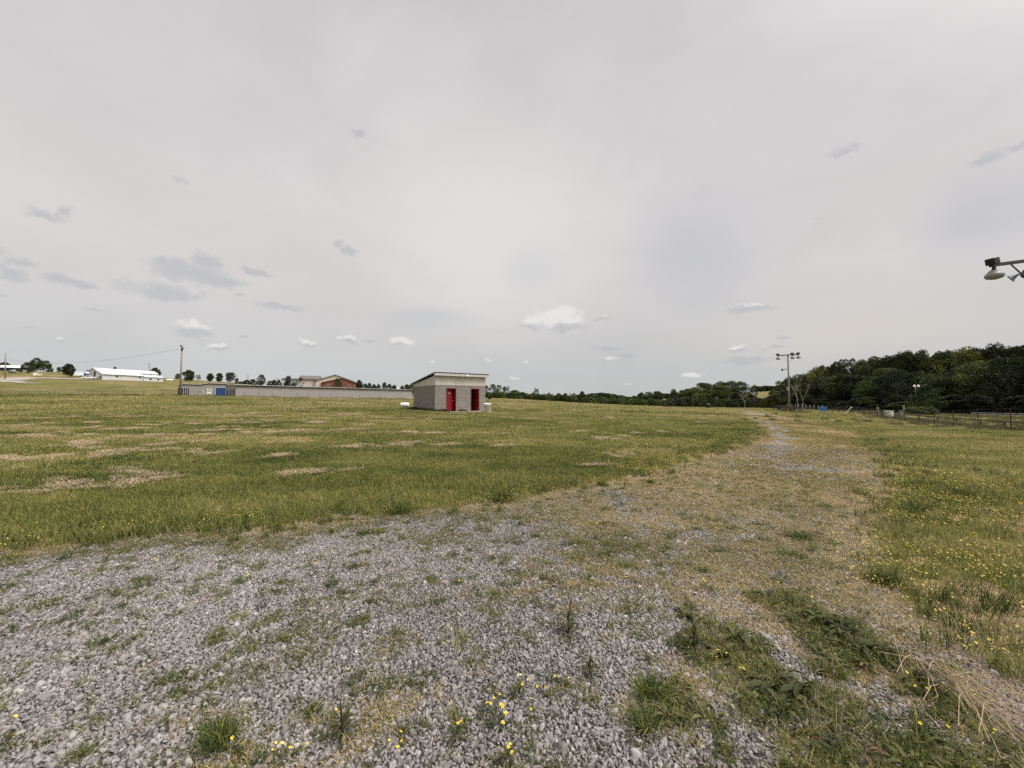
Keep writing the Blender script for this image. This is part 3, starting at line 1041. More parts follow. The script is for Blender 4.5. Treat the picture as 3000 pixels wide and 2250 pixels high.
for (X, Y, L, dens) in rows:
    th = math.atan(.26) + hrng.normal(0, .25)
    r_ = math.hypot(X, Y)
    nC = max(2, int(round(L * 2.4)))
    for cq in range(nC):
        cu, cw = hrng.normal(0, L * .33), hrng.normal(0, .26); big = hrng.uniform(.5, 1.25)
        for _ in range(max(2, int(4 * min(1, dens + .3) * big))):
            u_ = cu + hrng.normal(0, .20 * big); w_ = cw + hrng.normal(0, .09)
            hx.append(X + u_ * math.cos(th) - w_ * math.sin(th)); hy.append(Y + u_ * math.sin(th) + w_ * math.cos(th))
            hs.append(hrng.uniform(.4, .8) * (.7 + .4 * big)); hr.append(th + hrng.normal(0, .7))
hx, hy, hs, hr = map(np.array, (hx, hy, hs, hr))
p = (sdist(hx, hy, PATH) < -.3) & not_shed(hx, hy)
hx, hy, hs, hr = hx[p], hy[p], hs[p], hr[p]
scatter('cut_hay', 'hay', hx, hy, np.stack([hs, hs, hs * 1.5], -1), np.clip(.62 + rng.normal(0, .14, len(hx)), 0, 1), 'pale dry clippings left in streaks on the mown field', zadd=.06, rz=hr)
# yellow flowers
x, y = jgrid(1.5, 16, .11)
e = sdist(x, y, PATH)
cl = fbm(x * 1.1, y * 1.1, 111, 3)
right = (x > 2.2) * (1 - sstep(e, -.05, .35)) * sstep(cl, .36, .54) * (1 - sstep(np.hypot(x, y), 10, 16)) * .85
left = (x < 6) * sstep(e, -.75, -.35) * (1 - sstep(e, -.12, .1)) * sstep(cl, .44, .58) * .6
p = rng.random(len(x)) < np.maximum(right, left)
x1, y1 = x[p], y[p]
scatter('yellow_wildflowers', 'flowerpale', x1, y1, rng.uniform(.7, 1.2, len(x1)), np.zeros(len(x1)), 'small yellow wildflowers dotted through the grass edge', tilt=.1)
x, y = jgrid(9, 26, .3)
e = sdist(x, y, PATH); cl = fbm(x * .7, y * .7, 112, 3)
p = rng.random(len(x)) < (1 - sstep(e, -.1, .2)) * sstep(e, -5.5, -1.5) * sstep(cl, .52, .66) * .2 * sstep(x, 2, 6)
scatter('yellow_wildflowers', 'flowerfar', x[p], y[p], rng.uniform(.7, 1.1, p.sum()), np.zeros(p.sum()), 'thin yellow bloom in the grass at right', tilt=.1)
x, y = jgrid(1.5, 5.5, .14)
e = inpath(x, y); cl = fbm(x * 2.1, y * 2.1, 113, 3)
dens = np.exp(-((x - .05) ** 2 / .5 + (y - 1.9) ** 2 / .28)) * .5 + .05 + .10 * sstep(x, .8, 2.2)
p = (e > .2) & (rng.random(len(x)) < dens * sstep(cl, .45, .62) * .9)
scatter('yellow_wildflowers', 'flower', x[p], y[p], rng.uniform(.6, 1.0, p.sum()), np.zeros(p.sum()), 'bright yellow flowers standing in the gravel', tilt=.1)
# rank grass along the fences and foot of the buildings
def along(pts, step, width, per):
    xs, ys = [], []
    for (a_, b_) in zip(pts[:-1], pts[1:]):
        L = math.hypot(b_[0] - a_[0], b_[1] - a_[1])
        n_ = int(L / step * per)
        t_ = rng.uniform(0, 1, n_)
        ox = rng.normal(0, width, n_)
        dx, dy = (b_[0] - a_[0]) / L, (b_[1] - a_[1]) / L
        xs.append(a_[0] + dx * t_ * L - dy * ox); ys.append(a_[1] + dy * t_ * L + dx * ox)
    return np.concatenate(xs), np.concatenate(ys)
FR0, FD = np.array([34.0, 31.0]), np.array([.555, .832])       # right boundary fence line
fr = lambda s_: tuple(FR0 + FD * s_)
x, y = along([fr(-22), fr(90)], 1, .9, 6)
x = x + 1.9; y = y - 1.25
scatter('tall_grass', 'rank', x, y, rng.uniform(.45, .8, len(x)), np.clip(.50 + rng.normal(0, .10, len(x)), 0, 1), 'uncut olive grass standing along the right fence', tilt=.08)
x, y = along([(40, 12), (112, 104)], 1, 12, 26)
scatter('tall_grass', 'rank', x, y, rng.uniform(.4, .7, len(x)), np.clip(.62 + rng.normal(0, .12, len(x)), 0, 1), 'uncut dry grass of the paddock behind the right fence', tilt=.08)
x, y = along([(-90, 66.5), (-76, 82.5), (-66, 94), (-55, 106), (-36, 131)], 1, .6, 2.2)
scatter('tall_grass', 'rank', x, y, rng.uniform(.5, 1.0, len(x)), np.clip(.40 + rng.normal(0, .12, len(x)), 0, 1), 'uncut grass along the foot of the far left fence', tilt=.08)
c_, s_ = math.cos(SHED_RZ), math.sin(SHED_RZ)
lx = np.concatenate([rng.uniform(-.1, 1.0, 22), rng.uniform(-.35, -.05, 60), rng.uniform(.9, 1.2, 3), rng.uniform(2.2, 3.0, 5)])
ly = np.concatenate([rng.uniform(-.5, -.15, 22), rng.uniform(-.2, SD + .3, 60), rng.uniform(-.3, -.12, 3), rng.uniform(-.2, -.1, 5)])
x = SHED.x + lx * c_ - ly * s_; y = SHED.y + lx * s_ + ly * c_
scatter('tall_grass', 'rank', x, y, rng.uniform(.35, .75, len(x)), np.clip(.22 + rng.normal(0, .1, len(x)), 0, 1), 'dark uncut grass round the foot of the block shed', tilt=.1)

# ================================================================== STRUCTURES
def place(px, d, py=1172):
    v = at(px, py, d)
    return v.x, v.y, h1(v.x, v.y)


def wall_mat(name, c, rib=.3, var=.1, rough=.6, bumps=.5, sc=1.0):
    """ribbed sheet metal or boards, ribs along local x+y"""
    m, t, o = new_mat(name)
    tcn = NN(t, 'ShaderNodeTexCoord')
    s = NN(t, 'ShaderNodeSeparateXYZ'); t.links.new(tcn.outputs['Object'], s.inputs[0])
    xy = M_(t, 'ADD', s.outputs[0], s.outputs[1])
    w = M_(t, 'FRACT', M_(t, 'DIVIDE', xy, rib))
    groove = M_(t, 'SUBTRACT', 1, SSTEP(t, w, .0, .16))
    cell = M_(t, 'FLOOR', M_(t, 'DIVIDE', xy, rib * 3))
    wn = NN(t, 'ShaderNodeTexWhiteNoise', noise_dimensions='1D'); t.links.new(cell, wn.inputs['W'])
    n = NOISE(t, VM_(t, 'MULTIPLY', tcn.outputs['Object'], (1, 1, .25)), 1.6 * sc, 6, .65)
    f = M_(t, 'ADD', M_(t, 'MULTIPLY_ADD', n.outputs[0], var * 2.4, 1 - var * 1.2), M_(t, 'MULTIPLY_ADD', wn.outputs[0], var * .6, -var * .3))
    f = M_(t, 'SUBTRACT', f, M_(t, 'MULTIPLY', groove, .34))
    v = VM_(t, 'SCALE', c); v.node.inputs[0].default_value = c; t.links.new(f, v.node.inputs[3])
    b = NN(t, 'ShaderNodeBsdfPrincipled')
    t.links.new(v, b.inputs['Base Color'])
    b.inputs['Roughness'].default_value = rough
    bn = NN(t, 'ShaderNodeBump'); bn.inputs['Strength'].default_value = bumps; bn.inputs['Distance'].default_value = .02
    t.links.new(M_(t, 'SUBTRACT', 1, groove), bn.inputs['Height']); t.links.new(bn.outputs[0], b.inputs['Normal'])
    t.links.new(b.outputs[0], o.inputs[0])
    return m


def brick_mat(name, c1, c2, mortar, w, h, ms=.01, stain=None, bump=.4):
    m, t, o = new_mat(name)
    tcn = NN(t, 'ShaderNodeTexCoord')
    s = NN(t, 'ShaderNodeSeparateXYZ'); t.links.new(tcn.outputs['Object'], s.inputs[0])
    c = NN(t, 'ShaderNodeCombineXYZ')
    t.links.new(M_(t, 'ADD', s.outputs[0], s.outputs[1]), c.inputs[0]); t.links.new(s.outputs[2], c.inputs[1])
    br = NN(t, 'ShaderNodeTexBrick')
    t.links.new(c.outputs[0], br.inputs['Vector'])
    br.inputs['Scale'].default_value = 1
    br.inputs['Brick Width'].default_value = w; br.inputs['Row Height'].default_value = h
    br.inputs['Mortar Size'].default_value = ms; br.inputs['Mortar Smooth'].default_value = .3
    br.inputs['Color1'].default_value = (*c1, 1); br.inputs['Color2'].default_value = (*c2, 1); br.inputs['Mortar'].default_value = (*mortar, 1)
    n = NOISE(t, tcn.outputs['Object'], 1.7, 6, .7)
    n2 = NOISE(t, VM_(t, 'MULTIPLY', tcn.outputs['Object'], (1, 1, .3)), 2.4, 5, .7)
    n3 = NOISE(t, tcn.outputs['Object'], 40, 3, .7)
    f = M_(t, 'ADD', M_(t, 'MULTIPLY_ADD', n.outputs[0], .45, .78), M_(t, 'MULTIPLY_ADD', n3.outputs[0], .2, -.1))
    v = VM_(t, 'SCALE', br.outputs['Color']); t.links.new(f, v.node.inputs[3])
    if stain:
        v = MIX(t, M_(t, 'MULTIPLY', SSTEP(t, n2.outputs[0], .52, .75), .55), v, stain)
    b = NN(t, 'ShaderNodeBsdfPrincipled'); t.links.new(v, b.inputs['Base Color']); b.inputs['Roughness'].default_value = .92
    b.inputs['Specular IOR Level'].default_value = .15
    bn = NN(t, 'ShaderNodeBump'); bn.inputs['Strength'].default_value = bump; bn.inputs['Distance'].default_value = .012
    t.links.new(M_(t, 'ADD', M_(t, 'SUBTRACT', 1, br.outputs['Fac']), M_(t, 'MULTIPLY', n3.outputs[0], .4)), bn.inputs['Height'])
    t.links.new(bn.outputs[0], b.inputs['Normal'])
    t.links.new(b.outputs[0], o.inputs[0])
    return m


M['block'] = brick_mat('concrete_block', (.228, .205, .185), (.278, .252, .228), (.18, .162, .146), .40, .20, .010, (.185, .145, .115))
M['brick'] = brick_mat('red_brick', (.17, .055, .042), (.21, .07, .052), (.18, .11, .09), .6, .2, .02)
M['board'] = wall_mat('cream_board', (.60, .56, .49), .15, .16, .8, .6, 2)
M['fascia'] = simple('weathered_white_paint', (.52, .49, .45), .7, var=.14, scale=4, streak=True)
M['steel_roof'] = wall_mat('dark_roof_sheet', (.035, .037, .04), .3, .1, .5)
M['red'] = simple('red_paint', (.20, .011, .013), .5, var=.12, scale=3)
M['dark'] = simple('dark_inside', (.03, .025, .025), .9)
M['concrete'] = simple('concrete', (.36, .32, .27), .9, var=.15, scale=5, bump=.3)
M['galv'] = simple('galvanised_steel', (.42, .43, .44), .45, .5, var=.12, scale=9)
M['black'] = simple('black_metal', (.02, .02, .022), .5, var=.2)
M['white'] = simple('white_plastic', (.80, .79, .77), .45, var=.07, scale=4)
M['storage'] = wall_mat('beige_sheet_wall', (.315, .288, .272), .42, .06, .6, .5)
M['trim'] = simple('light_trim', (.45, .43, .41), .5)
M['blue'] = wall_mat('blue_door', (.012, .06, .19), 50, .12, .45)
M['navy'] = simple('navy_door', (.015, .018, .07), .5)
M['barn'] = wall_mat('white_sheet_wall', (.58, .58, .58), .5, .05, .55)
M['barnroof'] = wall_mat('white_sheet_roof', (.60, .60, .61), .5, .05, .35)
M['shingle'] = wall_mat('grey_brown_roof', (.14, .12, .11), .4, .12, .8)
M['cream'] = simple('cream_siding', (.55, .50, .38), .7)
M['pinkish'] = simple('pale_render', (.50, .45, .44), .7)
M['wood'] = simple('grey_weathered_wood', (.235, .21, .185), .9, var=.25, scale=12, bump=.4, streak=True)
M['darkwood'] = simple('dark_weathered_wood', (.055, .045, .038), .9, var=.3, scale=8, streak=True)
M['rust'] = simple('rusty_steel', (.055, .032, .022), .85, var=.3, scale=20)
M['wire'] = simple('wire', (.10, .10, .10), .6, .3)
M['glass'] = simple('dark_glass', (.03, .035, .04), .1, spec=.6)
M['gravelroad'] = simple('pale_gravel_road', (.33, .29, .25), .95, var=.14, scale=.5)

# ---- block shed
BZ = h1(SHED.x, SHED.y) - .05
shed = empty('block_shed', (SHED.x, SHED.y, BZ), SHED_RZ, 'small grey concrete block shed with slanting roof and two red doors in the mown field', 'shed')
WH = 2.42
D1 = (1.12, 2.05); D2 = (3.62, 4.50); DH = 2.14; T = .2
w_ = MB()
for (a_, b_) in ((0, D1[0]), (D1[1], D2[0]), (D2[1], SW)): w_.box(a_, b_, 0, T, 0, WH)
for (a_, b_) in (D1, D2): w_.box(a_, b_, 0, T, DH, WH)
w_.box(0, T, T, SD, 0, WH); w_.box(SW - T, SW, T, SD, 0, WH); w_.box(T, SW - T, SD - T, SD, 0, WH)
w_.box(2.5, 2.7, T, SD - T, 0, WH)
w_.build('wall', M['block'], shed)
HF, HB = .98, .24                                                        # board height above the blocks, front and back
g_ = MB()
g_.box(-.012, SW + .012, -.02, .05, WH, WH + HF - .12)
g_.build('front_siding', M['board'], shed)
for x0, x1 in ((-.016, .03), (SW - .03, SW + .016)):
    MB().prism([(.052, WH - .02), (SD + .01, WH - .02), (SD + .01, WH + HB - .03), (.052, WH + HF - .14)], x0, x1, 'yz').build('gable_siding', M['board'], shed)
sl_ = (HF - HB) / SD
zf = lambda yy: WH + HF - sl_ * (yy)
OV = .32
MB().prism([(-OV, zf(-OV)), (SD + .25, zf(SD + .25)), (SD + .25, zf(SD + .25) + .10), (-OV, zf(-OV) + .10)], -.2, SW + .22, 'yz').build('roof', M['steel_roof'], shed)
MB().box(-.17, SW + .19, -OV, -OV + .03, zf(-OV) - .20, zf(-OV) - .003).build('fascia', M['fascia'], shed)
MB().prism([(-OV + .032, zf(-OV) - .20), (-.022, zf(-OV) - .20), (-.022, zf(-.022) - .004), (-OV + .032, zf(-OV) - .01)], -.16, SW + .18, 'yz').build('soffit', M['fascia'], shed)
MB().box(-.17, -.14, -OV + .032, SD + .2, 0, 0.001).build('roof_edge_board', M['fascia'], shed) if False else None
slab = MB().box(.75, SW + .1, -.75, -.003, -.35, .07).build('concrete_step', M['concrete'], shed, bevel=.02)
for k_, (a_, b_) in enumerate((D1, D2)):
    fr_ = MB()
    fr_.box(a_ - .02, a_ + .045, -.025, T + .01, 0, DH + .02); fr_.box(b_ - .045, b_ + .02, -.025, T + .01, 0, DH + .02)
    fr_.box(a_ + .045, b_ - .045, -.025, T + .01, DH - .045, DH + .02)
    fr_.build('door_frame', M['red'], shed)
    dw = b_ - a_ - .10
    dr = MB().box(0, dw, 0, .042, .02, DH - .055).mesh('door', M['red'], bevel=.004)
    do = link('door', dr, shed)
    if k_ == 0:
        do.location = (a_ + .05, .05, 0); do.rotation_euler = (0, 0, R(20))
        MB().box(b_ - .044, b_ - .004, T + .012, T + .75, .02, DH - .05).build('door_jamb', M['red'], shed)
        MB().lathe([(0, -.02), (.028, -.015), (.032, .01), (.02, .03), (.02, .06), (0, .062)], 12, M4=Matrix.Rotation(R(90), 4, 'X')).build('door_knob', M['galv'], do, True).location = (dw - .07, -.03, 1.0)
        MB().box(dw * .25, dw * .55, -.006, -.001, 1.68, 1.73).build('door_plate', M['white'], do)
    else:
        do.location = (b_ - .05, .09, 0); do.rotation_euler = (0, 0, R(98))
        for hz in (.28, 1.07, 1.85):
            MB().box(.06, .15, .043, .052, hz - .05, hz + .05).build('hinge', M['galv'], do)
    do['label'] = 'bright red door standing ajar with a round knob' if k_ == 0 else 'red door swung inward showing three hinges'
lf = MB().box(-.05, .05, -.04, .02, -.06, .08).lathe([(0, 0), (.05, 0), (.085, -.16), (.085, -.18), (0, -.17)], 12, (.10, -.06, -.02), Matrix.Rotation(R(-35), 4, 'X'))
lf.build('floodlight', M['white'], shed).location = (SW * .56, -OV - .02, zf(-OV) - .08)

# white bin leaning by the shed and tank behind it
v = at(1416, 1209, 35.6)
c_, s_ = math.cos(SHED_RZ), math.sin(SHED_RZ)
bx_, by_ = SHED.x + (SW - .28) * c_ + .95 * s_, SHED.y + (SW - .28) * s_ - .95 * c_
bin_ = empty('waste_bin', (bx_, by_, h1(bx_, by_) + .02), 0, 'leaning white plastic bin with open top at the corner of the block shed', 'bin')
bin_.rotation_euler = (R(3), R(-7), .4)
MB().lathe([(0, 0), (.25, 0), (.27, .02), (.33, .80), (.35, .81), (.35, .85), (.32, .85), (.30, .80), (.24, .06), (0, .05)], 24).build('bin_body', M['white'], bin_, True)
MB().lathe([(.325, .70), (.345, .705), (.345, .73), (.325, .735)], 24).build('rim_band', M['white'], bin_, True)
X, Y, Z = place(1186, 40.5)
tk = empty('white_drum', (X, Y, Z + .35), R(8), 'white drum lying on its side in the grass left of the block shed', 'drum')
TM = Matrix.Rotation(R(90), 4, 'Y')
MB().lathe([(0, -.45), (.20, -.44), (.24, -.40), (.24, .40), (.20, .44), (0, .45)], 20, M4=TM).build('drum_body', M['white'], tk, True)
MB().lathe([(.245, -.18), (.255, -.17), (.255, -.15), (.245, -.14)], 20, M4=TM).build('hoop', M['white'], tk, True)
MB().box(-.3, -.22, -.2, .2, -.45, -.2).build('cradle', M['darkwood'], tk)
MB().box(.22, .3, -.2, .2, -.45, -.2).build('cradle', M['darkwood'], tk)
# black bagged bin out in the field
X, Y, Z = place(2075, 68)
bb = empty('black_bin', (X, Y, Z), 0, 'small black bin with bulging bag standing alone in the far field', 'bin')
MB().lathe([(0, 0), (.30, 0), (.33, .05), (.36, .55), (.37, .62), (.34, .64), (0, .63)], 18).build('bin_body', M['black'], bb, True)
MB().lathe([(.34, .60), (.30, .72), (.16, .84), (.05, .90), (.08, .97), (0, .99)], 14, (-.04, 0, 0)).build('bag', M['black'], bb, True)


# ---- storage buildings
def frame2(p0, p1):
    d_ = Vector((p1[0] - p0[0], p1[1] - p0[1], 0))
    return math.atan2(d_.y, d_.x), d_.length


pA0, pA1 = at(520, 1159, 119), at(665, 1157, 125)
rzA, LA = frame2(pA0, pA1)
zA = min(h1(pA0.x, pA0.y), h1(pA1.x, pA1.y)) - .2
sA = empty('storage_building', (pA0.x, pA0.y, zA), rzA, 'beige metal storage building with wide blue roll-up door and white banner', 'storage building')
fx = lambda px: LA * (px - 520) / 145.0
zt = lambda px, py: at(px, py, 119 + 6 * (px - 520) / 145.0).z - zA
prof = [(520, 1128), (534, 1125.5), (585, 1127), (608, 1123), (665, 1125.5)]
P_ = [(fx(a_), zt(a_, b_)) for a_, b_ in prof]
MB().prism([(0, 0), (LA, 0)] + P_[::-1], 0, 14, 'xz').build('wall', M['storage'], sA)
rf = MB()
for (a_, b_) in zip(P_[:-1], P_[1:]):
    rf.prism([(a_[0], a_[1] + .004), (b_[0], b_[1] + .004), (b_[0], b_[1] + .20), (a_[0], a_[1] + .20)], -.25, 14.2, 'xz')
rf.build('roof', M['trim'], sA)
eave_shade = MB()
for (a_, b_) in zip(P_[:-1], P_[1:]):
    eave_shade.prism([(a_[0], a_[1] - .18), (b_[0], b_[1] - .18), (b_[0], b_[1] + .002), (a_[0], a_[1] + .002)], -.2, -.01, 'xz')
eave_shade.build('eave_strip', M['black'], sA)  # black strip in place of the shadow line under the roof edge
for px in (523, 533, 539, 544.7, 550.3):
    MB().box(fx(px) - .17, fx(px) + .17, -.04, -.005, .35, 2.75).build('door', M['dark'], sA)
    MB().box(fx(px) + .19, fx(px) + .33, -.06, -.004, .2, 2.85).build('door_post', M['trim'], sA)
x0, x1 = fx(630.5), fx(662)
dn1 = MB()
for k_ in range(9):
    z0 = .45 + k_ * .28
    dn1.box(x0, x1, -.07 + (k_ % 2) * .02, -.004, z0, z0 + .276)
dn1.build('roll_up_door', M['blue'], sA)
MB().box(x0 - .25, x0 - .003, -.10, -.003, .2, 3.1).box(x1 + .003, x1 + .25, -.10, -.003, .2, 3.1).box(x0 - .25, x1 + .25, -.10, -.003, 2.98, 3.2).build('door_frame', M['trim'], sA)
bn_ = MB().box(fx(604), fx(618), -.05, -.012, 1.0, 2.62).build('banner', M['white'], sA)
M['ink'] = simple('dark_green_print', (.07, .10, .10), .7, var=.1)
bw = fx(618) - fx(604)
mk = MB()
for (a_, b_, c1_, d_) in ((.14, .84, .78, .86), (.2, .76, .70, .76), (.3, .62, .64, .69), (.12, .22, .60, .72), (.78, .86, .60, .72), (.18, .82, .46, .54), (.14, .88, .38, .43)):
    mk.box(fx(604) + a_ * bw, fx(604) + b_ * bw, -.06, -.052, 1.0 + 1.62 * c1_, 1.0 + 1.62 * d_)
mk.build('faded_print', M['ink'], bn_)
MB().box(fx(591), fx(595.5), -.03, -.006, 1.0, 2.5).build('notice_strip', M['trim'], sA)

pB0, pB1 = at(690, 1165, 104), at(1207, 1170, 145.5)
rzB, LB = frame2(pB0, pB1)
zB = min(h1(pB0.x, pB0.y), h1(pB1.x, pB1.y)) - .3
sB = empty('storage_building', (pB0.x, pB0.y, zB), rzB, 'very long low beige metal storage building stretching behind the block shed', 'storage building')
hB0 = at(690, 1128, 104).z - zB; hB1 = at(1207, 1142.5, 145.5).z - zB
DB = 11.0
ctr = .22
wb = MB()
wb.add([(0, 0, 0), (LB, 0, 0), (LB, 0, hB1), (0, 0, hB0), (0, DB, 0), (LB, DB, 0), (LB, DB, hB1), (0, DB, hB0)],
       [(0, 1, 2, 3), (1, 5, 6, 2), (5, 4, 7, 6), (4, 0, 3, 7)])
wb.add([(0, 0, hB0), (0, DB, hB0), (0, DB / 2, hB0 + ctr)], [(0, 1, 2)]).add([(LB, 0, hB1), (LB, DB, hB1), (LB, DB / 2, hB1 + ctr)], [(0, 1, 2)])
wb.build('wall', M['storage'], sB)
rb = MB()
for (ya, yb, za, zb_) in ((-.3, DB / 2, 0, ctr), (DB / 2, DB + .3, ctr, 0)):
    rb.add([(-.3, ya, hB0 + za), (LB + .3, ya, hB1 + za), (LB + .3, yb, hB1 + zb_), (-.3, yb, hB0 + zb_),
            (-.3, ya, hB0 + za + .12), (LB + .3, ya, hB1 + za + .12), (LB + .3, yb, hB1 + zb_ + .12), (-.3, yb, hB0 + zb_ + .12)],
           [(0, 1, 2, 3), (4, 5, 6, 7), (0, 1, 5, 4), (2, 3, 7, 6), (0, 3, 7, 4), (1, 2, 6, 5)])
rb.build('roof', M['trim'], sB)
MB().beam((-.3, -.28, hB0 - .11), (LB + .3, -.28, hB1 - .11), .14, .20).build('eave_strip', M['black'], sB)  # black beam standing in for the shadow along the eave
for k_, yy in enumerate((1.3, 4.4, 7.8)):
    MB().box(-.05, -.005, yy, yy + 1.5, .35, 2.95).build('door', M['navy'], sB)
for yy in (.5, 3.4, 6.4, 9.9):
    MB().box(-.08, -.004, yy, yy + .4, .2, 3.1).build('door_post', M['trim'], sB)

# ---- fences
def fence_line(name, pts, h, label, cat, post_r=.03, top=False, mat='galv', wires=(.1, .35, .6, .85, 1.0), tops=None, mesh_r=.008, jit=0.0, mid=None, lean=0.0):
    x0, y0 = pts[0]
    z0 = h1(x0, y0)
    root = empty(name, (x0, y0, z0), 0, label, cat)
    zs = [h1(a_, b_) - z0 for a_, b_ in pts]
    frng = random.Random(5)
    P3 = [Vector((a_ - x0, b_ - y0, z_)) for (a_, b_), z_ in zip(pts, zs)]
    tips = []
    for p_ in P3:
        q_ = p_ + Vector((frng.uniform(-1, 1) * lean, frng.uniform(-1, 1) * lean, h + frng.uniform(-jit, jit)))
        tips.append(q_)
        MB().tube([p_ - Vector((0, 0, .1)), q_], post_r, 6).build('post', M[mat], root)
        if tops: MB().tube([q_ + Vector((0, 0, .002)), q_ + Vector((0, 0, .16))], post_r * 1.5, 6).build('post_cap', M['white'], root)
    w = MB()
    for f_ in wires:
        for (a_, b_, c1_, d_) in zip(P3[:-1], P3[1:], tips[:-1], tips[1:]):
            s0, s1 = a_.lerp(c1_, f_), b_.lerp(d_, f_)
            mid_ = (s0 + s1) / 2 - Vector((0, 0, .012))
            w.tube([s0, mid_, s1], mesh_r, 3, cap=False)
    if mid:
        for (a_, b_, c1_, d_) in zip(P3[:-1], P3[1:], tips[:-1], tips[1:]):
            n_ = int((b_ - a_).length / mid)
            for i_ in range(1, n_):
                s0, s1 = a_.lerp(b_, i_ / n_), c1_.lerp(d_, i_ / n_)
                w.tube([s0, s0.lerp(s1, .92)], mesh_r * .8, 3, cap=False)
    w.build('wire_mesh', M['wire'], root)
    if top:
        MB().tube([q_ + Vector((0, 0, -.03)) for q_ in tips], .022, 6).build('top_rail', M[mat], root)
    return root


fence_line('wire_fence', [fr(-15.6 + 3.95 * i) for i in range(24)], 1.28, 'rusty steel post wire fence running along the right side of the path', 'fence', .024, mat='rust',
           wires=(.12, .28, .44, .60, .78, .97), jit=.05, mesh_r=.005, mid=.45, lean=.05)
a0 = (-89.2, 67.0); st = (.0286 * 67, .0352 * 67)
fence_line('chain_link_fence', [(a0[0] + st[0] * i * (1 if i < 0 else 1), a0[1] + st[1] * i) for i in range(-1, 9)], 1.15, 'low chain link fence with top rail below the grassy hill', 'fence', .045, True, mat='wire',
           wires=(.1, .3, .5, .7), mesh_r=.006, mid=.6)
fence_line('wire_fence', [(a0[0] + st[0] * i, a0[1] + st[1] * i) for i in range(9, 28)], 1.25, 'sparse wire fence in front of the long beige storage building', 'fence', .035, False, mat='wire',
           wires=(.3, .6, .9), jit=.12, mesh_r=.006)
pts_ = []
for (px, d_) in ((2243, 190), (2247, 178), (2251, 166), (2256, 155), (2265, 145), (2278, 135), (2306, 122), (2319, 116), (2330, 111), (2339, 107), (2349, 103), (2360, 99), (2372, 95), (2384, 92), (2397, 89)):
    v = at(px, 1172, d_); pts_.append((v.x, v.y))
fence_line('wire_fence', pts_, 1.55, 'distant wire fence with white topped posts in front of the wood', 'fence', .05, False, mat='galv', wires=(.15, .3, .45, .6, .75, .9), tops=True, mesh_r=.012, mid=1.0)

# low timber rail fence inside the paddock
def rail_fence(pts, label):
    x0, y0 = pts[0]; z0 = h1(x0, y0)
    root = empty('rail_fence', (x0, y0, z0), 0, label, 'fence')
    P3 = [Vector((a_ - x0, b_ - y0, h1(a_, b_) - z0)) for a_, b_ in pts]
    for p_ in P3: MB().box(-.045, .045, -.045, .045, -.1, .60).build('post', M['darkwood'], root).location = p_
    for a_, b_ in zip(P3[:-1], P3[1:]):
        MB().beam(a_ + Vector((0, 0, .56)), b_ + Vector((0, 0, .56)), .05, .09).build('rail', M['darkwood'], root)
    for i_ in (2, 4):
        a_, b_ = P3[i_], P3[i_ + 1]
        MB().beam(a_ + Vector((0, .04, .30)), a_.lerp(b_, .6) + Vector((0, .04, .30)), .03, .10).build('lower_board', M['wood'], root)
    return root


rp = []
for (px, d_) in ((2520, 68), (2566, 62), (2600, 56), (2636, 51), (2690, 46), (2745, 42), (2800, 38.5), (2870, 34.5), (2940, 31.5), (3010, 29), (3080, 27)):
    v = at(px, 1172, d_); rp.append((v.x, v.y))
rail_fence(rp, 'low dark timber rail fence inside the right paddock')


def one_post(px, d_, h, w, label, mat='wood'):
    X, Y, Z = place(px, d_)
    o_ = MB().box(-w / 2, w / 2, -w / 2, w / 2, -.1, h).build('fence_post', M[mat], None, bevel=.015)
    o_.location = (X, Y, Z); o_.rotation_euler = (0, 0, .5)
    tag(o_, label, 'post')


one_post(2570, 58, 1.15, .24, 'thick grey timber gate post left of the white tub')
one_post(2637, 50, 1.05, .26, 'short thick grey timber post right of the white tub')
one_post(2646, 49, 1.75, .17, 'tall squared grey timber post beside a short thick post')
M['tub2'] = simple('dull_white_pipe', (.42, .41, .39), .6)
# white pipe gate lying along the far side
X, Y, Z = place(2846, 62)
X2, Y2, Z2 = place(3060, 56)
pg = empty('pipe_rail', (X, Y, Z), 0, 'white pipe rails running in front of the dark wood', 'rail')
for dz in (.62, .36):
    MB().tube([(0, 0, dz), (X2 - X, Y2 - Y, Z2 - Z + dz)], .038, 8).build('rail', M['tub2'], pg)
for f_ in (0, .33, .66, 1):
    MB().tube([((X2 - X) * f_, (Y2 - Y) * f_, (Z2 - Z) * f_ - .1), ((X2 - X) * f_, (Y2 - Y) * f_, (Z2 - Z) * f_ + .7)], .04, 8).build('post', M['galv'], pg)

# tubs, barrel, leaning pole
X, Y, Z = place(2603, 50.5)
tb = empty('water_tub', (X, Y, Z), 0, 'large white round plastic tub with thick rim beside the fence', 'tub')
M['tub'] = simple('stained_white_plastic', (.47, .43, .38), .5, var=.22, scale=3, streak=True)
MB().lathe([(0, 0), (.38, 0), (.40, .04), (.46, .92), (.44, .92), (.38, .1), (0, .08)], 28).build('tub_body', M['tub'], tb, True)
MB().lathe([(.455, .90), (.50, .91), (.50, .97), (.44, .98), (.43, .92)], 28).build('rim', M['white'], tb, True)
M['bluep'] = simple('blue_plastic', (.05, .20, .45), .45, var=.12)
X, Y, Z = place(2410, 64)
bt = empty('blue_trough', (X, Y, Z), R(-30), 'bright blue plastic trough with a white valve by the right fence', 'trough')
MB().prism([(-.42, 0), (.42, 0), (.52, .68), (-.52, .68)], -.30, .30, 'xz').build('trough_body', M['bluep'], bt, bevel=.04)
MB().box(-.57, .57, -.35, .35, .684, .75).build('rim', M['bluep'], bt, bevel=.02)
MB().tube([(-.06, 0, .755), (-.06, 0, .98)], .035, 8).build('valve', M['white'], bt)
p0 = ground_pt(2474, 1219) if False else None
X, Y, Z = place(2474, 60)
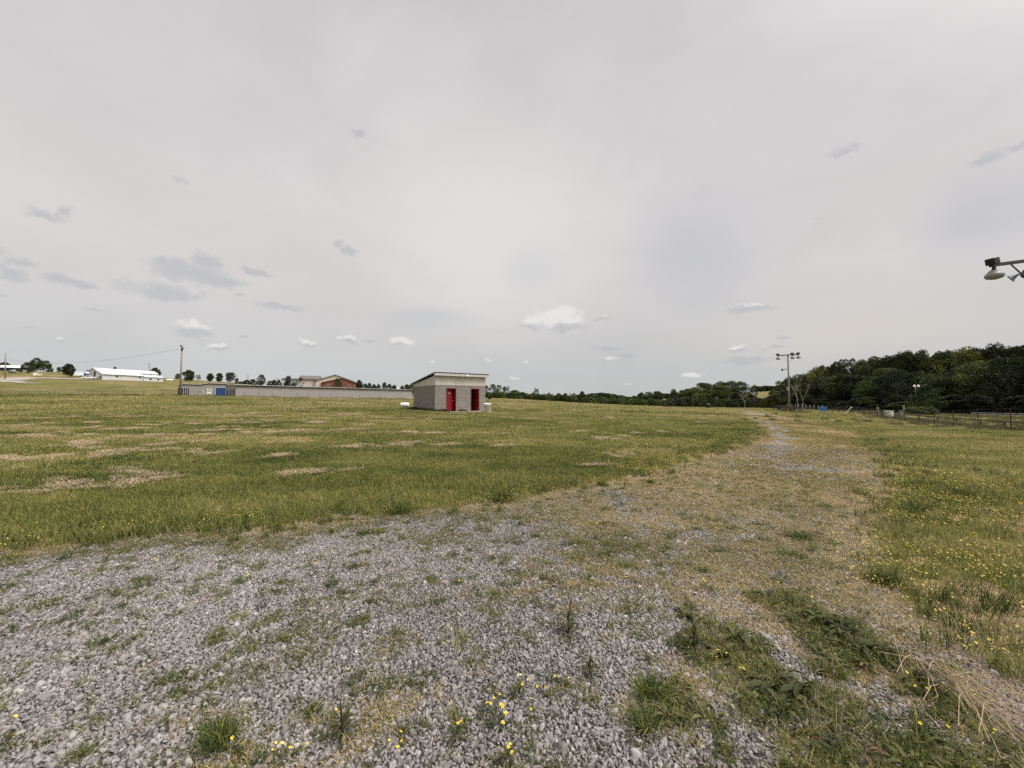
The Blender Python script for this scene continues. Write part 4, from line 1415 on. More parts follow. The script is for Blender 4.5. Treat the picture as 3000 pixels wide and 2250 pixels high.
lp = empty('leaning_pipe', (X, Y, Z), 0, 'thin white pipe leaning steeply with a rounded cap by the fence', 'pipe')
e_ = at(2494, 1194, 61) - Vector((X, Y, Z))
MB().tube([(0, 0, 0), e_], .028, 8).build('pipe', M['tub2'], lp)
ico = MB().lathe([(0, -.11), (.08, -.08), (.11, 0), (.08, .08), (0, .11)], 12).build('cap', M['white'], lp, True); ico.location = e_

# ---- picnic tables
def picnic(px, d_, rz, label):
    X, Y, Z = place(px, d_)
    r_ = empty('picnic_table', (X, Y, Z), rz, label, 'picnic table', 'dark picnic tables by the light pole')
    for k_ in range(5): pass
    MB().box(-1.2, 1.2, -.37, .37, .72, .765).build('tabletop', M['darkwood'], r_)
    for s_ in (-1, 1):
        MB().box(-1.2, 1.2, s_ * .78 - .14, s_ * .78 + .14, .42, .46).build('seat', M['darkwood'], r_)
        MB().beam((s_ * .85, -.8, .39), (s_ * .85, .8, .39), .05, .10).beam((s_ * .85, -.36, .685), (s_ * .85, .36, .685), .05, .06).build('cross_brace', M['darkwood'], r_)
        for q_ in (-1, 1):
            MB().beam((s_ * .79, q_ * .62, 0), (s_ * .79, q_ * .22, .71), .05, .10).build('leg', M['darkwood'], r_)
    return r_


picnic(2284, 62, R(20), 'far dark picnic table left of the tall light pole')
picnic(2302, 59, R(-5), 'dark picnic table between the other one and the light pole')
pk = picnic(2322, 57, R(12), 'overturned looking low dark picnic table at the foot of the light pole')
pk['label'] = 'nearest dark picnic table at the foot of the tall light pole'

# ---- light poles
def lamp_shape(parent, loc, s=1.0, nm='lamp'):
    L = empty(nm, loc); L.parent = parent
    rot = None
    MB().box(-.14 * s, .14 * s, -.10 * s, .10 * s, .02 * s, .30 * s).build('ballast_box', M['black'], L, bevel=.02 * s)
    return L


def flood(parent, loc, s=1.0, rz=0.0, tilt=0.0):
    l_ = MB().lathe([(.07 * s, 0), (.09 * s, -.16 * s), (.13 * s, -.19 * s), (.17 * s, -.20 * s)], 20).build('lamp_neck', M['black'], parent, True)
    l_.location = loc; l_.rotation_euler = (tilt, 0, rz)
    sh = MB().lathe([(.08 * s, -.20 * s), (.19 * s, -.22 * s), (.25 * s, -.29 * s), (.25 * s, -.34 * s), (.32 * s, -.37 * s), (.36 * s, -.45 * s), (.36 * s, -.54 * s), (.30 * s, -.62 * s), (.15 * s, -.67 * s), (0, -.68 * s)], 28).build('lamp_shade', M['shade'], l_, True)
    bx_ = MB().box(-.24 * s, .20 * s, -.19 * s, .19 * s, .12 * s, .47 * s).build('ballast_box', M['black'], l_, bevel=.03 * s)
    bx_.rotation_euler = (0, R(-14), .2)
    return l_


M['shade'] = simple('grey_lamp_shade', (.27, .265, .265), .4, var=.1)
M['horn'] = simple('blue_grey_horn', (.10, .145, .19), .45, var=.1)


def horn(parent, loc, yaw, s=1.0, pitch=0.0):
    M4 = Matrix.Rotation(R(90), 4, 'Y')
    h_ = MB().lathe([(.05 * s, -.20 * s), (.05 * s, .0), (.07 * s, .12 * s), (.13 * s, .26 * s), (.24 * s, .40 * s), (.26 * s, .41 * s), (.22 * s, .40 * s), (.10 * s, .24 * s), (.02 * s, .1 * s)], 20, M4=M4)
    h_.lathe([(0, -.36 * s), (.09 * s, -.35 * s), (.10 * s, -.2 * s), (0, -.19 * s)], 14, M4=M4)
    o_ = h_.build('horn_speaker', M['horn'], parent, True)
    o_.location = loc; o_.rotation_euler = (0, pitch, yaw)
    return o_


X, Y, Z = place(2312, 74)
lp1 = empty('light_pole', (X, Y, Z), 0, 'tall grey timber light pole with crossarm and three hanging lamps', 'light pole')
Ht = at(2312, 1038, 74).z - Z
MB().tube([(0, 0, -.2), (.02, 0, Ht * .5), (0, 0, Ht)], [.17, .14, .115], 12).build('pole', M['wood'], lp1, True)
MB().beam((-2.05, -.16, Ht - .28), (2.0, -.16, Ht - .05), .12, .15).build('crossarm', M['darkwood'], lp1)
MB().beam((-1.1, -.2, Ht - .32), (0, -.18, Ht - 1.9), .03, .04).beam((1.1, -.2, Ht - .22), (0, -.18, Ht - 1.9), .03, .04).build('brace', M['galv'], lp1)
for k_, xx in enumerate((-2.0, .78, 1.92)):
    flood(lp1, (xx, -.18, Ht - .26 + xx * .06), 1.05)
horn(lp1, (-.85, -.1, Ht - 2.95), math.pi, 1.0, .2)
MB().beam((-.75, -.1, Ht - 2.9), (-.1, -.1, Ht - 2.75), .05, .05).build('speaker_bracket', M['black'], lp1)
MB().box(-.55, -.2, -.3, -.1, Ht * .38, Ht * .41).box(-.5, -.22, -.3, -.1, Ht * .345, Ht * .365).build('meter_box', M['galv'], lp1)

# near light pole whose arm enters the picture from the right
lpx, lpy = 20.75, 15.1
lz = h1(lpx, lpy)
lp2 = empty('light_pole', (lpx, lpy, lz), 0, 'dark crossarm with white hanging lamp and blue horn speakers at the right edge', 'light pole')
a_ = at(2908, 777, 14.6) - Vector((lpx, lpy, lz)); b_ = at(3000, 765, 14.9) - Vector((lpx, lpy, lz))
dr_ = (b_ - a_).normalized()
L_ = -a_.x / dr_.x
topc = a_ + dr_ * L_
MB().tube([(0, topc.y + .15, -.2), (0, topc.y + .15, topc.z + .3)], [.17, .12], 12).build('pole', M['wood'], lp2, True)
MB().beam(a_ - dr_ * .1, a_ + dr_ * (L_ * 2.0), .11, .12).build('crossarm', M['black'], lp2)
q1 = at(2958, 777, 14.8) - Vector((lpx, lpy, lz)); q2 = at(3000, 815, 14.9) - Vector((lpx, lpy, lz))
qd = (q2 - q1); q3 = q1 + qd * ((0 - q1.x) / qd.x)
MB().beam(q1 + Vector((0, -.05, 0)), q3 + Vector((0, -.05, 0)), .035, .035).build('brace', M['black'], lp2)
lf2 = flood(lp2, a_ + Vector((.01, -.03, -.07)), .72)
horn(lp2, at(2986, 803, 14.7) - Vector((lpx, lpy, lz)), R(127), .62, R(32))
horn(lp2, at(3012, 797, 14.9) - Vector((lpx, lpy, lz)), R(45), .62, R(10))

# left light pole
X, Y, Z = place(527.5, 112)
lp3 = empty('light_pole', (X, Y, Z), 0, 'plain grey timber pole with one floodlight at its top in front of the storage', 'light pole')
Ht3 = at(527, 1018, 112).z - Z
MB().tube([(0, 0, -.2), (0, 0, Ht3)], [.26, .19], 12).build('pole', M['wood'], lp3, True)
flood(lp3, (.22, -.22, Ht3 + .2), 1.0, 0, R(50))
MB().box(-.05, .3, -.3, .05, Ht3 - .9, Ht3 - .3).build('bracket', M['black'], lp3)


def upole(px, d_, topy, label, lean_px=0, r_=.15, arm=False, mat='wood', cat='utility pole'):
    X, Y, Z = place(px, d_)
    T_ = at(px + lean_px, topy, d_) - Vector((X, Y, Z))
    o_ = empty('utility_pole', (X, Y, Z), 0, label, cat)
    MB().tube([(0, 0, -.2), T_], [r_ * 1.3, r_], 8).build('pole', M[mat], o_, True)
    if arm:
        MB().beam(T_ + Vector((-arm, 0, -.3)), T_ + Vector((arm, 0, -.3)), .14, .16).build('crossarm', M[mat], o_)
    MB().box(-.2, .2, -.25, .25, -.4, .4).build('transformer', M['galv'], o_).location = T_ * .72
    return o_


upole(12, 190, 1033, 'leaning grey utility pole at the far left edge', 4, .2)
upole(437, 262, 1064, 'short grey utility pole behind the white barn', 0, .2, 1.0)
upole(757, 215, 1093, 'thin grey utility pole rising behind the storage roof', 0, .14)
upole(726, 300, 1097, 'small far utility pole with a crossarm above the storage roof', 0, .16, 1.6)
upole(811, 320, 1107, 'smallest far utility pole with a crossarm above the storage roof', 0, .14, 1.2)
upole(2208, 118, 1136, 'short brown timber pole right of the pale dead tree', 0, .18, mat='darkwood')
# wire
wA = at(16, 1052, 190); wB = at(526, 1022, 112)
wp = []
for i_ in range(31):
    f_ = i_ / 30
    p_ = wA.lerp(wB, f_); p_.z -= 4 * f_ * (1 - f_) * 3.0
    wp.append(p_)
wo_ = MB().tube(wp, .028, 4, cap=False).build('overhead_wire', M['wire'])
tag(wo_, 'thin overhead wire sagging from the left utility pole to the light pole', 'wire')

# twin floodlight pole in front of the wood
X, Y, Z = place(2686, 72)
fl = empty('floodlight_pole', (X, Y, Z), 0, 'slim pole with twin white floodlights in front of the dark wood', 'floodlight pole')
tp = at(2681, 1133, 72) - Vector((X, Y, Z))
MB().tube([(0, 0, -.1), tp], .05, 8).build('pole', M['galv'], fl)
for dx_ in (-.32, .42):
    MB().lathe([(.04, -.1), (.10, 0), (.24, .22), (.20, .24), (0, .2)], 14, M4=Matrix.Rotation(R(80), 4, 'X')).build('floodlight', M['white'], fl, True).location = tp + Vector((dx_, 0, .1))
MB().beam(tp + Vector((-.4, 0, 0)), tp + Vector((.45, 0, 0)), .06, .06).build('crossarm', M['galv'], fl)

# ---- white barn
pC0, pC1 = at(300, 1112, 213), at(474, 1121, 240)
rzC, LC = frame2(pC0, pC1)
zC = min(h1(pC0.x, pC0.y), h1(pC1.x, pC1.y)) - .3
bn0 = empty('white_barn', (pC0.x, pC0.y, zC), rzC, 'long white metal barn with stepped roof on the left hill', 'barn')
up_ = h1(pC0.x, pC0.y) - zC
e0, e1, e2 = 3.3 + up_, 5.0 + up_, 6.8 + up_
LS = LC * .66
wm_ = MB()
wm_.prism([(4, 0), (12, 0), (12, e1), (8, e2), (4, e1)], 0, LC, 'yz')
wm_.prism([(0, 0), (3.99, 0), (3.99, e1 - .1), (0, e0)], .02, LS, 'yz')
wm_.prism([(-.6, 0), (3.99, 0), (3.99, e1 - 1.0), (-.6, e0 - .6)], LS + .01, LC + .3, 'yz')
wm_.build('wall', M['barn'], bn0)


def slope(mb, x0, x1, ya, za, yb, zb_, th=.1):
    mb.prism([(ya, za), (yb, zb_), (yb, zb_ + th), (ya, za + th)], x0, x1, 'yz')


rm = MB(); slope(rm, -.5, LC + .4, 3.6, e1 - .16, 8, e2 + .03); slope(rm, -.5, LC + .4, 8.0, e2 + .03, 12.4, e1 - .16); rm.build('roof', M['barnroof'], bn0)
rm = MB(); slope(rm, -.3, LS + .1, -.5, e0 - .2, 3.58, e1 - .24); rm.build('lean_to_roof', M['barnroof'], bn0)
rm = MB(); slope(rm, LS + .12, LC + .6, -1.1, e0 - .75, 3.58, e1 - 1.0); rm.build('lean_to_roof', M['barnroof'], bn0)
MB().beam((-.3, -.5, e0 - .25), (LS, -.5, e0 - .25), .10, .14).build('eave_strip', M['galv'], bn0)
for (fx_, y_, w2, z_) in ((.22, 0, 1.3, 1.0), (.60, 0, 1.2, .9), (.78, -.6, 1.3, .2), (.92, -.6, 1.2, .1)):
    w0 = MB().box(LC * fx_ - w2 / 2, LC * fx_ + w2 / 2, y_ - .05, y_ - .004, up_ + z_ + .7, up_ + z_ + 1.7).build('window', M['galv'], bn0)
    MB().box(LC * fx_ - w2 / 2 + .12, LC * fx_ + w2 / 2 - .12, y_ - .06, y_ - .052, up_ + z_ + .82, up_ + z_ + 1.58).build('pane', M['glass'], w0)
MB().box(-.06, -.004, 6.2, 7.6, .2, e1 - .1).build('doorway', M['dark'], bn0)
MB().box(-.06, -.004, 1.6, 2.4, .3, 2.3 + up_).build('doorway', M['dark'], bn0)

# white propane tank on the hill
X, Y, Z = place(495, 212)
pt = empty('propane_tank', (X, Y, Z), R(30), 'white rounded propane tank on the hill right of the barn', 'tank')
MB().lathe([(0, -1.6), (.35, -1.5), (.52, -1.2), (.52, 1.2), (.35, 1.5), (0, 1.6)], 16, (0, 0, .95), TM).build('tank_body', M['white'], pt, True)
MB().box(-1, -.8, -.3, .3, 0, .55).build('leg', M['galv'], pt)
MB().box(.8, 1, -.3, .3, 0, .55).build('leg', M['galv'], pt)

# ---- brick building far behind
X, Y, Z = place(945, 225)
Xr = at(1045, 1172, 225).x
gb = empty('brick_building', (X, Y, Z - .5), R(30), 'large red brick building with grey roofs and cream gable beyond the storage', 'building')
px2x = lambda px: (px - 945) / FPX * 225
topz_ = lambda py: at(945, py, 225).z - (Z - .5)
bsc = 1.0
# brick wing: gable facing the viewer
WBk = 20.5; hE = topz_(1124.5); hP = topz_(1107)
MB().prism([(0, 0), (WBk, 0), (WBk, hE), (WBk * .50, hP), (0, topz_(1120))], 0, 26, 'xz').build('wall', M['brick'], gb)
r1 = MB()
for (a_, b_) in (((-.5, topz_(1121)), (WBk * .5, hP + .05)), ((WBk * .5, hP + .05), (WBk + .8, hE - .2))):
    r1.prism([a_, b_, (b_[0], b_[1] + .28), (a_[0], a_[1] + .28)], -.5, 26, 'xz')
r1.build('roof', M['shingle'], gb)
# tall nave behind
hN = topz_(1096); hn = topz_(1113)
MB().prism([(-3.5, 0), (17.5, 0), (17.5, hn), (7, hN), (-3.5, hn)], 7, 34, 'xz').build('nave_wall', M['cream'], gb)
r2 = MB()
for (a_, b_) in (((-4.3, hn - .5), (7, hN + .05)), ((7, hN + .05), (18.3, hn - .5))):
    r2.prism([a_, b_, (b_[0], b_[1] + .32), (a_[0], a_[1] + .32)], 6.4, 34.5, 'xz')
r2.build('nave_roof', M['shingle'], gb)
# left wing and porch
MB().prism([(8, 0), (17, 0), (17, topz_(1108)), (12.5, topz_(1100)), (8, topz_(1108))], -11, -3.52, 'yz').build('side_wing', M['pinkish'], gb)
r3 = MB()
for (a_, b_) in (((7.3, topz_(1108) - .6), (12.5, topz_(1100) + .05)), ((12.5, topz_(1100) + .05), (17.7, topz_(1108) - .6))):
    r3.prism([a_, b_, (b_[0], b_[1] + .3), (a_[0], a_[1] + .3)], -11.6, 0, 'yz')
r3.build('side_wing_roof', M['shingle'], gb)
MB().box(-21, -11.7, 9, 14, topz_(1114), topz_(1109)).build('porch_roof', M['shingle'], gb)
for xx in (-20.5, -12.4):
    MB().box(xx, xx + .6, 9.2, 9.8, 0, topz_(1114)).build('porch_column', M['pinkish'], gb)
for xx in (3.0, 6.0, 14.5, 17.5):
    w0 = MB().box(xx - .6, xx + .6, -.06, -.004, topz_(1131), topz_(1126)).build('window', M['pinkish'], gb)
    MB().box(xx - .45, xx + .45, -.08, -.062, topz_(1130.4), topz_(1126.6)).build('pane', M['glass'], w0)


# ---- small houses
def house(px, d_, w, h, rh, rz, label, wall='pinkish', roof='trim', dp=7):
    X, Y, Z = place(px, d_)
    o_ = empty('house', (X, Y, Z - .2), rz, label, 'house')
    MB().prism([(0, 0), (dp, 0), (dp, h), (dp / 2, h + rh), (0, h)], -w / 2, w / 2, 'yz').build('wall', M[wall], o_)
    r_ = MB()
    for a_, b_ in (((-.5, h - .15), (dp / 2, h + rh + .02)), ((dp / 2, h + rh + .02), (dp + .5, h - .15))):
        r_.prism([a_, b_, (b_[0], b_[1] + .15), (a_[0], a_[1] + .15)], -w / 2 - .4, w / 2 + .4, 'yz')
    r_.build('roof', M[roof], o_)
    for xx in (-w * .3, w * .28):
        MB().box(xx - .5, xx + .5, -.05, -.004, 1.1, 2.1).build('window', M['glass'], o_)
    MB().box(-.5, .4, -.05, -.004, .2, 2.2).build('door', M['dark'], o_)


house(24, 252, 8, 2.6, 1.4, R(40), 'low white roofed house beside the far left utility pole', 'dark', 'white')
house(48, 265, 6, 2.8, 1.2, R(40), 'small white roofed house left of the big tree clump', 'pinkish', 'white')
house(1165, 330, 9, 4.0, 2.0, R(15), 'small white house among trees at the end of the storage roof', 'white', 'trim')
house(1612, 215, 6.5, 2.2, 1.0, R(5), 'low white roofed building glimpsed behind the middle hedgerow', 'cream', 'barnroof')

# ---- sign boards
for (px, w_2, lab) in ((100.5, 3.6, 'taller white box on short legs by the hill road'), (111.5, 4.2, 'wider cream box on short legs by the hill road')):
    X, Y, Z = place(px, 212)
    o_ = empty('notice_board', (X, Y, Z + .2), R(42), lab, 'board')
    MB().box(-w_2 / 2 * .5, w_2 / 2 * .5, -.2, .2, .5, 1.9 if px < 105 else 1.7).build('panel', M['white' if px < 105 else 'cream'], o_)
    for s_ in (-1, 1): MB().box(s_ * w_2 * .2 - .06, s_ * w_2 * .2 + .06, -.06, .06, -.4, .5).build('leg', M['darkwood'], o_)


# ---- vehicles
def vehicle(name, px, d_, rz, body, cabin, win, L, W, paint, label, cat, glassm='glass', wheels=(.18, .80), wr=.36, facing=1):
    X, Y, Z = place(px, d_)
    o_ = empty(name, (X, Y, Z + .05), rz, label, cat)
    MB().prism([(a_ * L - L / 2, b_) for a_, b_ in body], -W / 2, W / 2, 'xz').build('body', M[paint], o_, bevel=.05)
    if cabin: MB().prism([(a_ * L - L / 2, b_) for a_, b_ in cabin], -W / 2 + .1, W / 2 - .1, 'xz').build('cabin' if name != 'box_truck' else 'cargo_box', M[paint if name != 'box_truck' else 'wpaint'], o_, bevel=.05)
    for s_ in (-1, 1):
        y0 = s_ * (W / 2 - .1)
        for wn_ in win:
            MB().prism([(a_ * L - L / 2, b_) for a_, b_ in wn_], min(y0, y0 + s_ * .02), max(y0, y0 + s_ * .02), 'xz').build('window', M[glassm], o_)
        for f_ in wheels:
            wl = MB().lathe([(0, -.12), (wr, -.12), (wr, .12), (0, .12)], 16, M4=Matrix.Rotation(R(90), 4, 'X')).build('wheel', M['black'], o_)
            wl.location = (f_ * L - L / 2, s_ * (W / 2 - .08), wr)
            MB().lathe([(0, 0), (wr * .6, 0), (wr * .55, .03), (0, .04)], 12, M4=Matrix.Rotation(R(90 * s_), 4, 'X')).build('rim', M['galv'], wl).location = (0, s_ * .125, 0)
        MB().box(-.02, .05, -.12, .12, -.1, .1).build('headlight', M['white'], o_).location = (-L / 2 - .02, s_ * W * .36, .85)
    return o_


M['wpaint'] = simple('white_car_paint', (.72, .73, .74), .25, var=.04, spec=.5)
M['gpaint'] = simple('grey_car_paint', (.22, .24, .26), .25, var=.05, spec=.5)
M['bpaint'] = simple('blue_car_paint', (.02, .035, .16), .25, var=.05, spec=.5)
vehicle('pickup_truck', 258, 212, R(43), [(0, .45), (.02, .95), (.22, 1.12), (1, 1.12), (1, .5), (.98, .42)], [(.21, 1.1), (.33, 1.82), (.58, 1.84), (.62, 1.1)],
        [[(.26, 1.15), (.345, 1.70), (.45, 1.72), (.45, 1.15)], [(.47, 1.15), (.47, 1.72), (.56, 1.72), (.585, 1.15)]], 5.9, 1.95, 'wpaint', 'white crew cab pickup truck parked left of the white barn', 'pickup truck')
vehicle('parked_van', 221, 228, R(55), [(0, .4), (.0, 1.0), (.12, 1.25), (.26, 2.5), (1, 2.6), (1, .4)], None, [[(.15, 1.35), (.28, 2.25), (.45, 2.25), (.45, 1.35)], [(.72, 1.3), (.72, 2.2), (.85, 2.2), (.85, 1.3)]], 5.6, 2.2, 'wpaint',
        'tall white camper van parked next to the round tree', 'van')
vehicle('box_truck', 256, 232, R(45), [(0, .4), (.0, 1.3), (.10, 1.5), (.18, 2.4), (.30, 2.45), (.30, 1.6), (1, 1.6), (1, .5)], [(.32, 1.6), (.32, 3.1), (1, 3.1), (1, 1.6)], [[(.10, 1.55), (.175, 2.2), (.27, 2.2), (.27, 1.55)]], 7.0, 2.3, 'bpaint',
        'dark blue truck with tall body behind the white pickup', 'truck')
vehicle('parked_car', 31, 222, R(-20), [(0, .35), (.0, .8), (.22, .98), (1, 1.0), (1, .35)], [(.2, .95), (.34, 1.55), (.80, 1.6), (.96, .98)], [[(.25, 1.02), (.35, 1.45), (.55, 1.48), (.55, 1.02)], [(.58, 1.02), (.58, 1.48), (.78, 1.46), (.86, 1.02)]],
        4.6, 1.85, 'gpaint', 'grey car parked at the end of the hill road', 'car')

# ---- the gravel road on the hill: a sheet on the ground
def road(pts, w, name='road'):
    c_ = [Vector((*place(px, d_)[:2], 0)) for px, d_ in pts]
    P2 = []
    for a_, b_ in zip(c_[:-1], c_[1:]):
        for k_ in range(12): P2.append(a_.lerp(b_, k_ / 12))
    P2.append(c_[-1])
    vs, fs = [], []
    K_ = 7
    for i_, p_ in enumerate(P2):
        d_ = (P2[min(i_ + 1, len(P2) - 1)] - P2[max(i_ - 1, 0)]).normalized()
        n_ = Vector((-d_.y, d_.x, 0))
        for k_ in range(K_):
            q_ = p_ + n_ * (k_ / (K_ - 1) - .5) * w[0 if i_ < len(P2) / 2 else 1]
            vs.append((q_.x, q_.y, h1(q_.x, q_.y) + .16))
    for i_ in range(len(P2) - 1):
        for k_ in range(K_ - 1):
            a_ = i_ * K_ + k_
            fs.append((a_, a_ + 1, a_ + K_ + 1, a_ + K_))
    o_ = MB().add(vs, fs).build(name, M['gravelroad'], None, True)
    tag(o_, kind='structure')


road([(-60, 182), (0, 184), (40, 196), (90, 203), (140, 206), (200, 208), (262, 210)], (14, 8))
road([(-60, 176), (20, 178), (60, 170), (110, 160)], (8, 3))

# ================================================================== TREES
def leaf_mat(name, a_, b_, c_, transl=.22):
    m, t, o = new_mat(name)
    oi = NN(t, 'ShaderNodeObjectInfo')
    f = M_(t, 'ADD', M_(t, 'MULTIPLY', attr(t, 'bc'), .75), M_(t, 'MULTIPLY_ADD', oi.outputs['Random'], .35, -.05), clamp=True)
    c = RAMP(t, f, [(0, tuple(1.35 * q for q in a_)), (.55, tuple(1.5 * q for q in b_)), (1, tuple(1.75 * q for q in c_))])
    c = MIX(t, 1.0, c, oi.outputs['Color'], 'MULTIPLY')
    d = NN(t, 'ShaderNodeBsdfPrincipled'); t.links.new(c, d.inputs['Base Color'])
    d.inputs['Roughness'].default_value = .6; d.inputs['Specular IOR Level'].default_value = .25
    tr = NN(t, 'ShaderNodeBsdfTranslucent'); t.links.new(c, tr.inputs[0])
    mx = NN(t, 'ShaderNodeMixShader'); mx.inputs[0].default_value = transl
    t.links.new(d.outputs[0], mx.inputs[1]); t.links.new(tr.outputs[0], mx.inputs[2]); t.links.new(mx.outputs[0], o.inputs[0])
    return m


M['foliage'] = leaf_mat('tree_foliage', (.016, .024, .008), (.042, .056, .017), (.085, .095, .03))
M['bark'] = simple('bark', (.10, .085, .07), .95, var=.3, scale=10, bump=.5, streak=True)
M['palebark'] = simple('pale_bark', (.30, .27, .23), .95, var=.25, scale=10, streak=True)


def crown_mesh(seed, nb, n, size, shape='broad', zlo=.16):
    """leaf clumps through a lumpy crown, unit height and unit width"""
    g = np.random.default_rng(seed)
    C = []; Rb = []
    prof_ = {'cone': lambda z: .5 * (1 - z) ** .8 + .04, 'column': lambda z: .5 * math.sin(math.pi * min(1, .18 + z * .8)) ** .6,
             'tall': lambda z: .5 * math.sin(math.pi * (.18 + .74 * z)) ** .7, 'broad': lambda z: .5 * math.sin(math.pi * (.14 + .78 * z)) ** .55,
             'dome': lambda z: .5 * math.sqrt(1 - .9 * z * z), 'sparse': lambda z: .5 * math.sin(math.pi * (.12 + .78 * z)) ** .6}[shape]
    while len(C) < nb:
        zc = g.uniform(0, 1) ** .9
        th = g.uniform(0, 6.283)
        rb = g.uniform(.09, .16) if shape != 'sparse' else g.uniform(.06, .11)
        lump = 1 + .14 * math.sin(3 * th + seed) + .10 * math.sin(7 * zc + seed * 2)
        rr = max(.02, (prof_(zc) * lump - rb * .6)) * g.uniform(.1, 1) ** .45
        C.append((rr * math.cos(th), rr * math.sin(th), zlo + rb * .5 + (1 - zlo - rb * 1.3) * zc)); Rb.append(rb)
    C = np.array(C); Rb = np.array(Rb)
    which = g.integers(0, nb, n)
    v = g.normal(size=(n, 3)); v /= np.linalg.norm(v, axis=1)[:, None]
    v[:, 2] = np.where(g.random(n) < .6, np.abs(v[:, 2]), v[:, 2])
    rr = g.uniform(.45, 1.05, n) ** .6
    pos_ = C[which] + v * (Rb[which] * rr)[:, None] * np.array([1, 1, .8])
    a1 = g.normal(size=(n, 3)) + v * .4; a1 /= np.linalg.norm(a1, axis=1)[:, None]
    a2 = np.cross(a1, g.normal(size=(n, 3))); a2 /= np.linalg.norm(a2, axis=1)[:, None]
    s_ = (size * g.uniform(.6, 1.3, n))[:, None]
    V = np.stack([pos_ - a1 * s_, pos_ + a2 * s_ * .6, pos_ + a1 * s_, pos_ - a2 * s_ * .6], 1)
    me_ = mesh_np('crown', V.reshape(-1, 3), [np.arange(n * 4).reshape(n, 4)], M['foliage'])
    tone = g.uniform(0, 1, nb)[which] * .6 + g.uniform(0, .4, n)
    fattr(me_, 'bc', np.repeat(tone, 4).astype(np.float32))
    return me_, C


def trunk_mesh(seed, C, r=.022, zlo=.16, mat='bark', nb=9, up=.6):
    g = random.Random(seed)
    mb = MB()
    top = Vector((g.uniform(-.04, .04), g.uniform(-.04, .04), up))
    mid_ = Vector((g.uniform(-.02, .02), g.uniform(-.02, .02), up * .5))
    mb.tube([(0, 0, -.02), (0, 0, .05), mid_, top], [r * 1.5, r * 1.05, r * .8, r * .3], 7)
    idx = list(range(len(C))); g.shuffle(idx)
    for i_ in idx[:nb]:
        c_ = Vector(C[i_])
        st_ = Vector((0, 0, 0)).lerp(top, min(.95, max(.3, c_.z * g.uniform(.45, .75) / up)))
        m_ = st_.lerp(c_, .5) + Vector((g.uniform(-.03, .03), g.uniform(-.03, .03), g.uniform(.0, .05)))
        mb.tube([st_, m_, c_], [r * .5, r * .3, r * .1], 5)
    return mb.mesh('trunk', M[mat], True)


TP = {}


def tp(kind, variants, nblob, n, size, shape, zlo, **kw):
    L = []
    for i_ in range(variants):
        me_, C = crown_mesh(sum(map(ord, kind)) + i_ * 31, nblob, n, size, shape, zlo)
        L.append((me_, trunk_mesh(i_ + 3, C, zlo=zlo, **kw)))
    TP[kind] = L


tp('forest', 5, 90, 13000, .0155, 'broad', .02)
tp('tall', 4, 60, 8000, .0150, 'tall', .08)
tp('round', 3, 110, 14000, .021, 'broad', .10, nb=5, up=.4)
tp('bushy', 4, 75, 9500, .022, 'dome', -.05, nb=4, up=.3)
tp('sparse', 4, 34, 3200, .020, 'sparse', .14, nb=16, up=.7)
tp('cedar', 2, 60, 6000, .020, 'column', .0, nb=3, up=.5)
tcount = 0
trg = random.Random(3)


def tree(px, d, topy, wpx, kind, label, group=None, tint=(1, 1, 1), name=None, cat='tree', basez=None, wm=None):
    global tcount
    X, Y, Z = place(px, d)
    v = at(px, topy, d)
    h = v.z - Z
    cosv = Y / math.hypot(X, Y)
    w = wm if wm else wpx / FPX * d * cosv
    nm = name or {'cedar': 'cedar_tree', 'bushy': 'shrub'}.get(kind, 'tree')
    o_ = empty(nm, (X, Y, Z - .02), trg.uniform(0, 6.28), label, cat, group)
    o_.scale = (w, w, h)
    L = TP[kind]
    cm, tm = L[tcount % len(L)]
    tcount += 1
    tr_ = link('trunk', tm, o_); cr = link('crown', cm, o_)
    j_ = trg.uniform(.85, 1.15)
    cr.color = (tint[0] * j_, tint[1] * j_, tint[2] * j_, 1)
    return o_


ORD = ['first', 'second', 'third', 'fourth', 'fifth', 'sixth', 'seventh', 'eighth', 'ninth', 'tenth', 'eleventh', 'twelfth', 'thirteenth', 'fourteenth', 'fifteenth', 'sixteenth', 'seventeenth', 'eighteenth', 'nineteenth', 'twentieth', 'far one', 'farther one', 'last but one', 'last']
CNT = {}
ZON = [(2345, 'beside the tall light pole'), (2425, 'behind the blue trough'), (2530, 'behind the leaning white pipe'), (2640, 'behind the white tub'), (2735, 'behind the twin floodlights'),
       (2850, 'left of the white pipe rails'), (3005, 'above the white pipe rails'), (9999, 'past the right picture edge')]


def wlabel(px, what):
    z_ = next(n_ for a_, n_ in ZON if px < a_)
    CNT[(what, z_)] = CNT.get((what, z_), 0) + 1
    return '%s %s, %s from left' % (what, z_, ORD[CNT[(what, z_)] - 1])


def tone(tn_):
    s_ = sum(tn_) / 3
    return 'dark' if s_ < .7 else ('olive' if s_ > 1.0 and tn_[0] > tn_[2] * 1.2 else 'mid green')


def nth(what, i_, tail):
    return '%s %s from the left %s' % (ORD[i_], what, tail)


DK = (.62, .62, .68); RD = (.9, .55, .6); YL = (1.9, 1.6, 1.2); PL = (1.6, 1.6, 1.7); OL = (1.4, 1.25, 1.0)
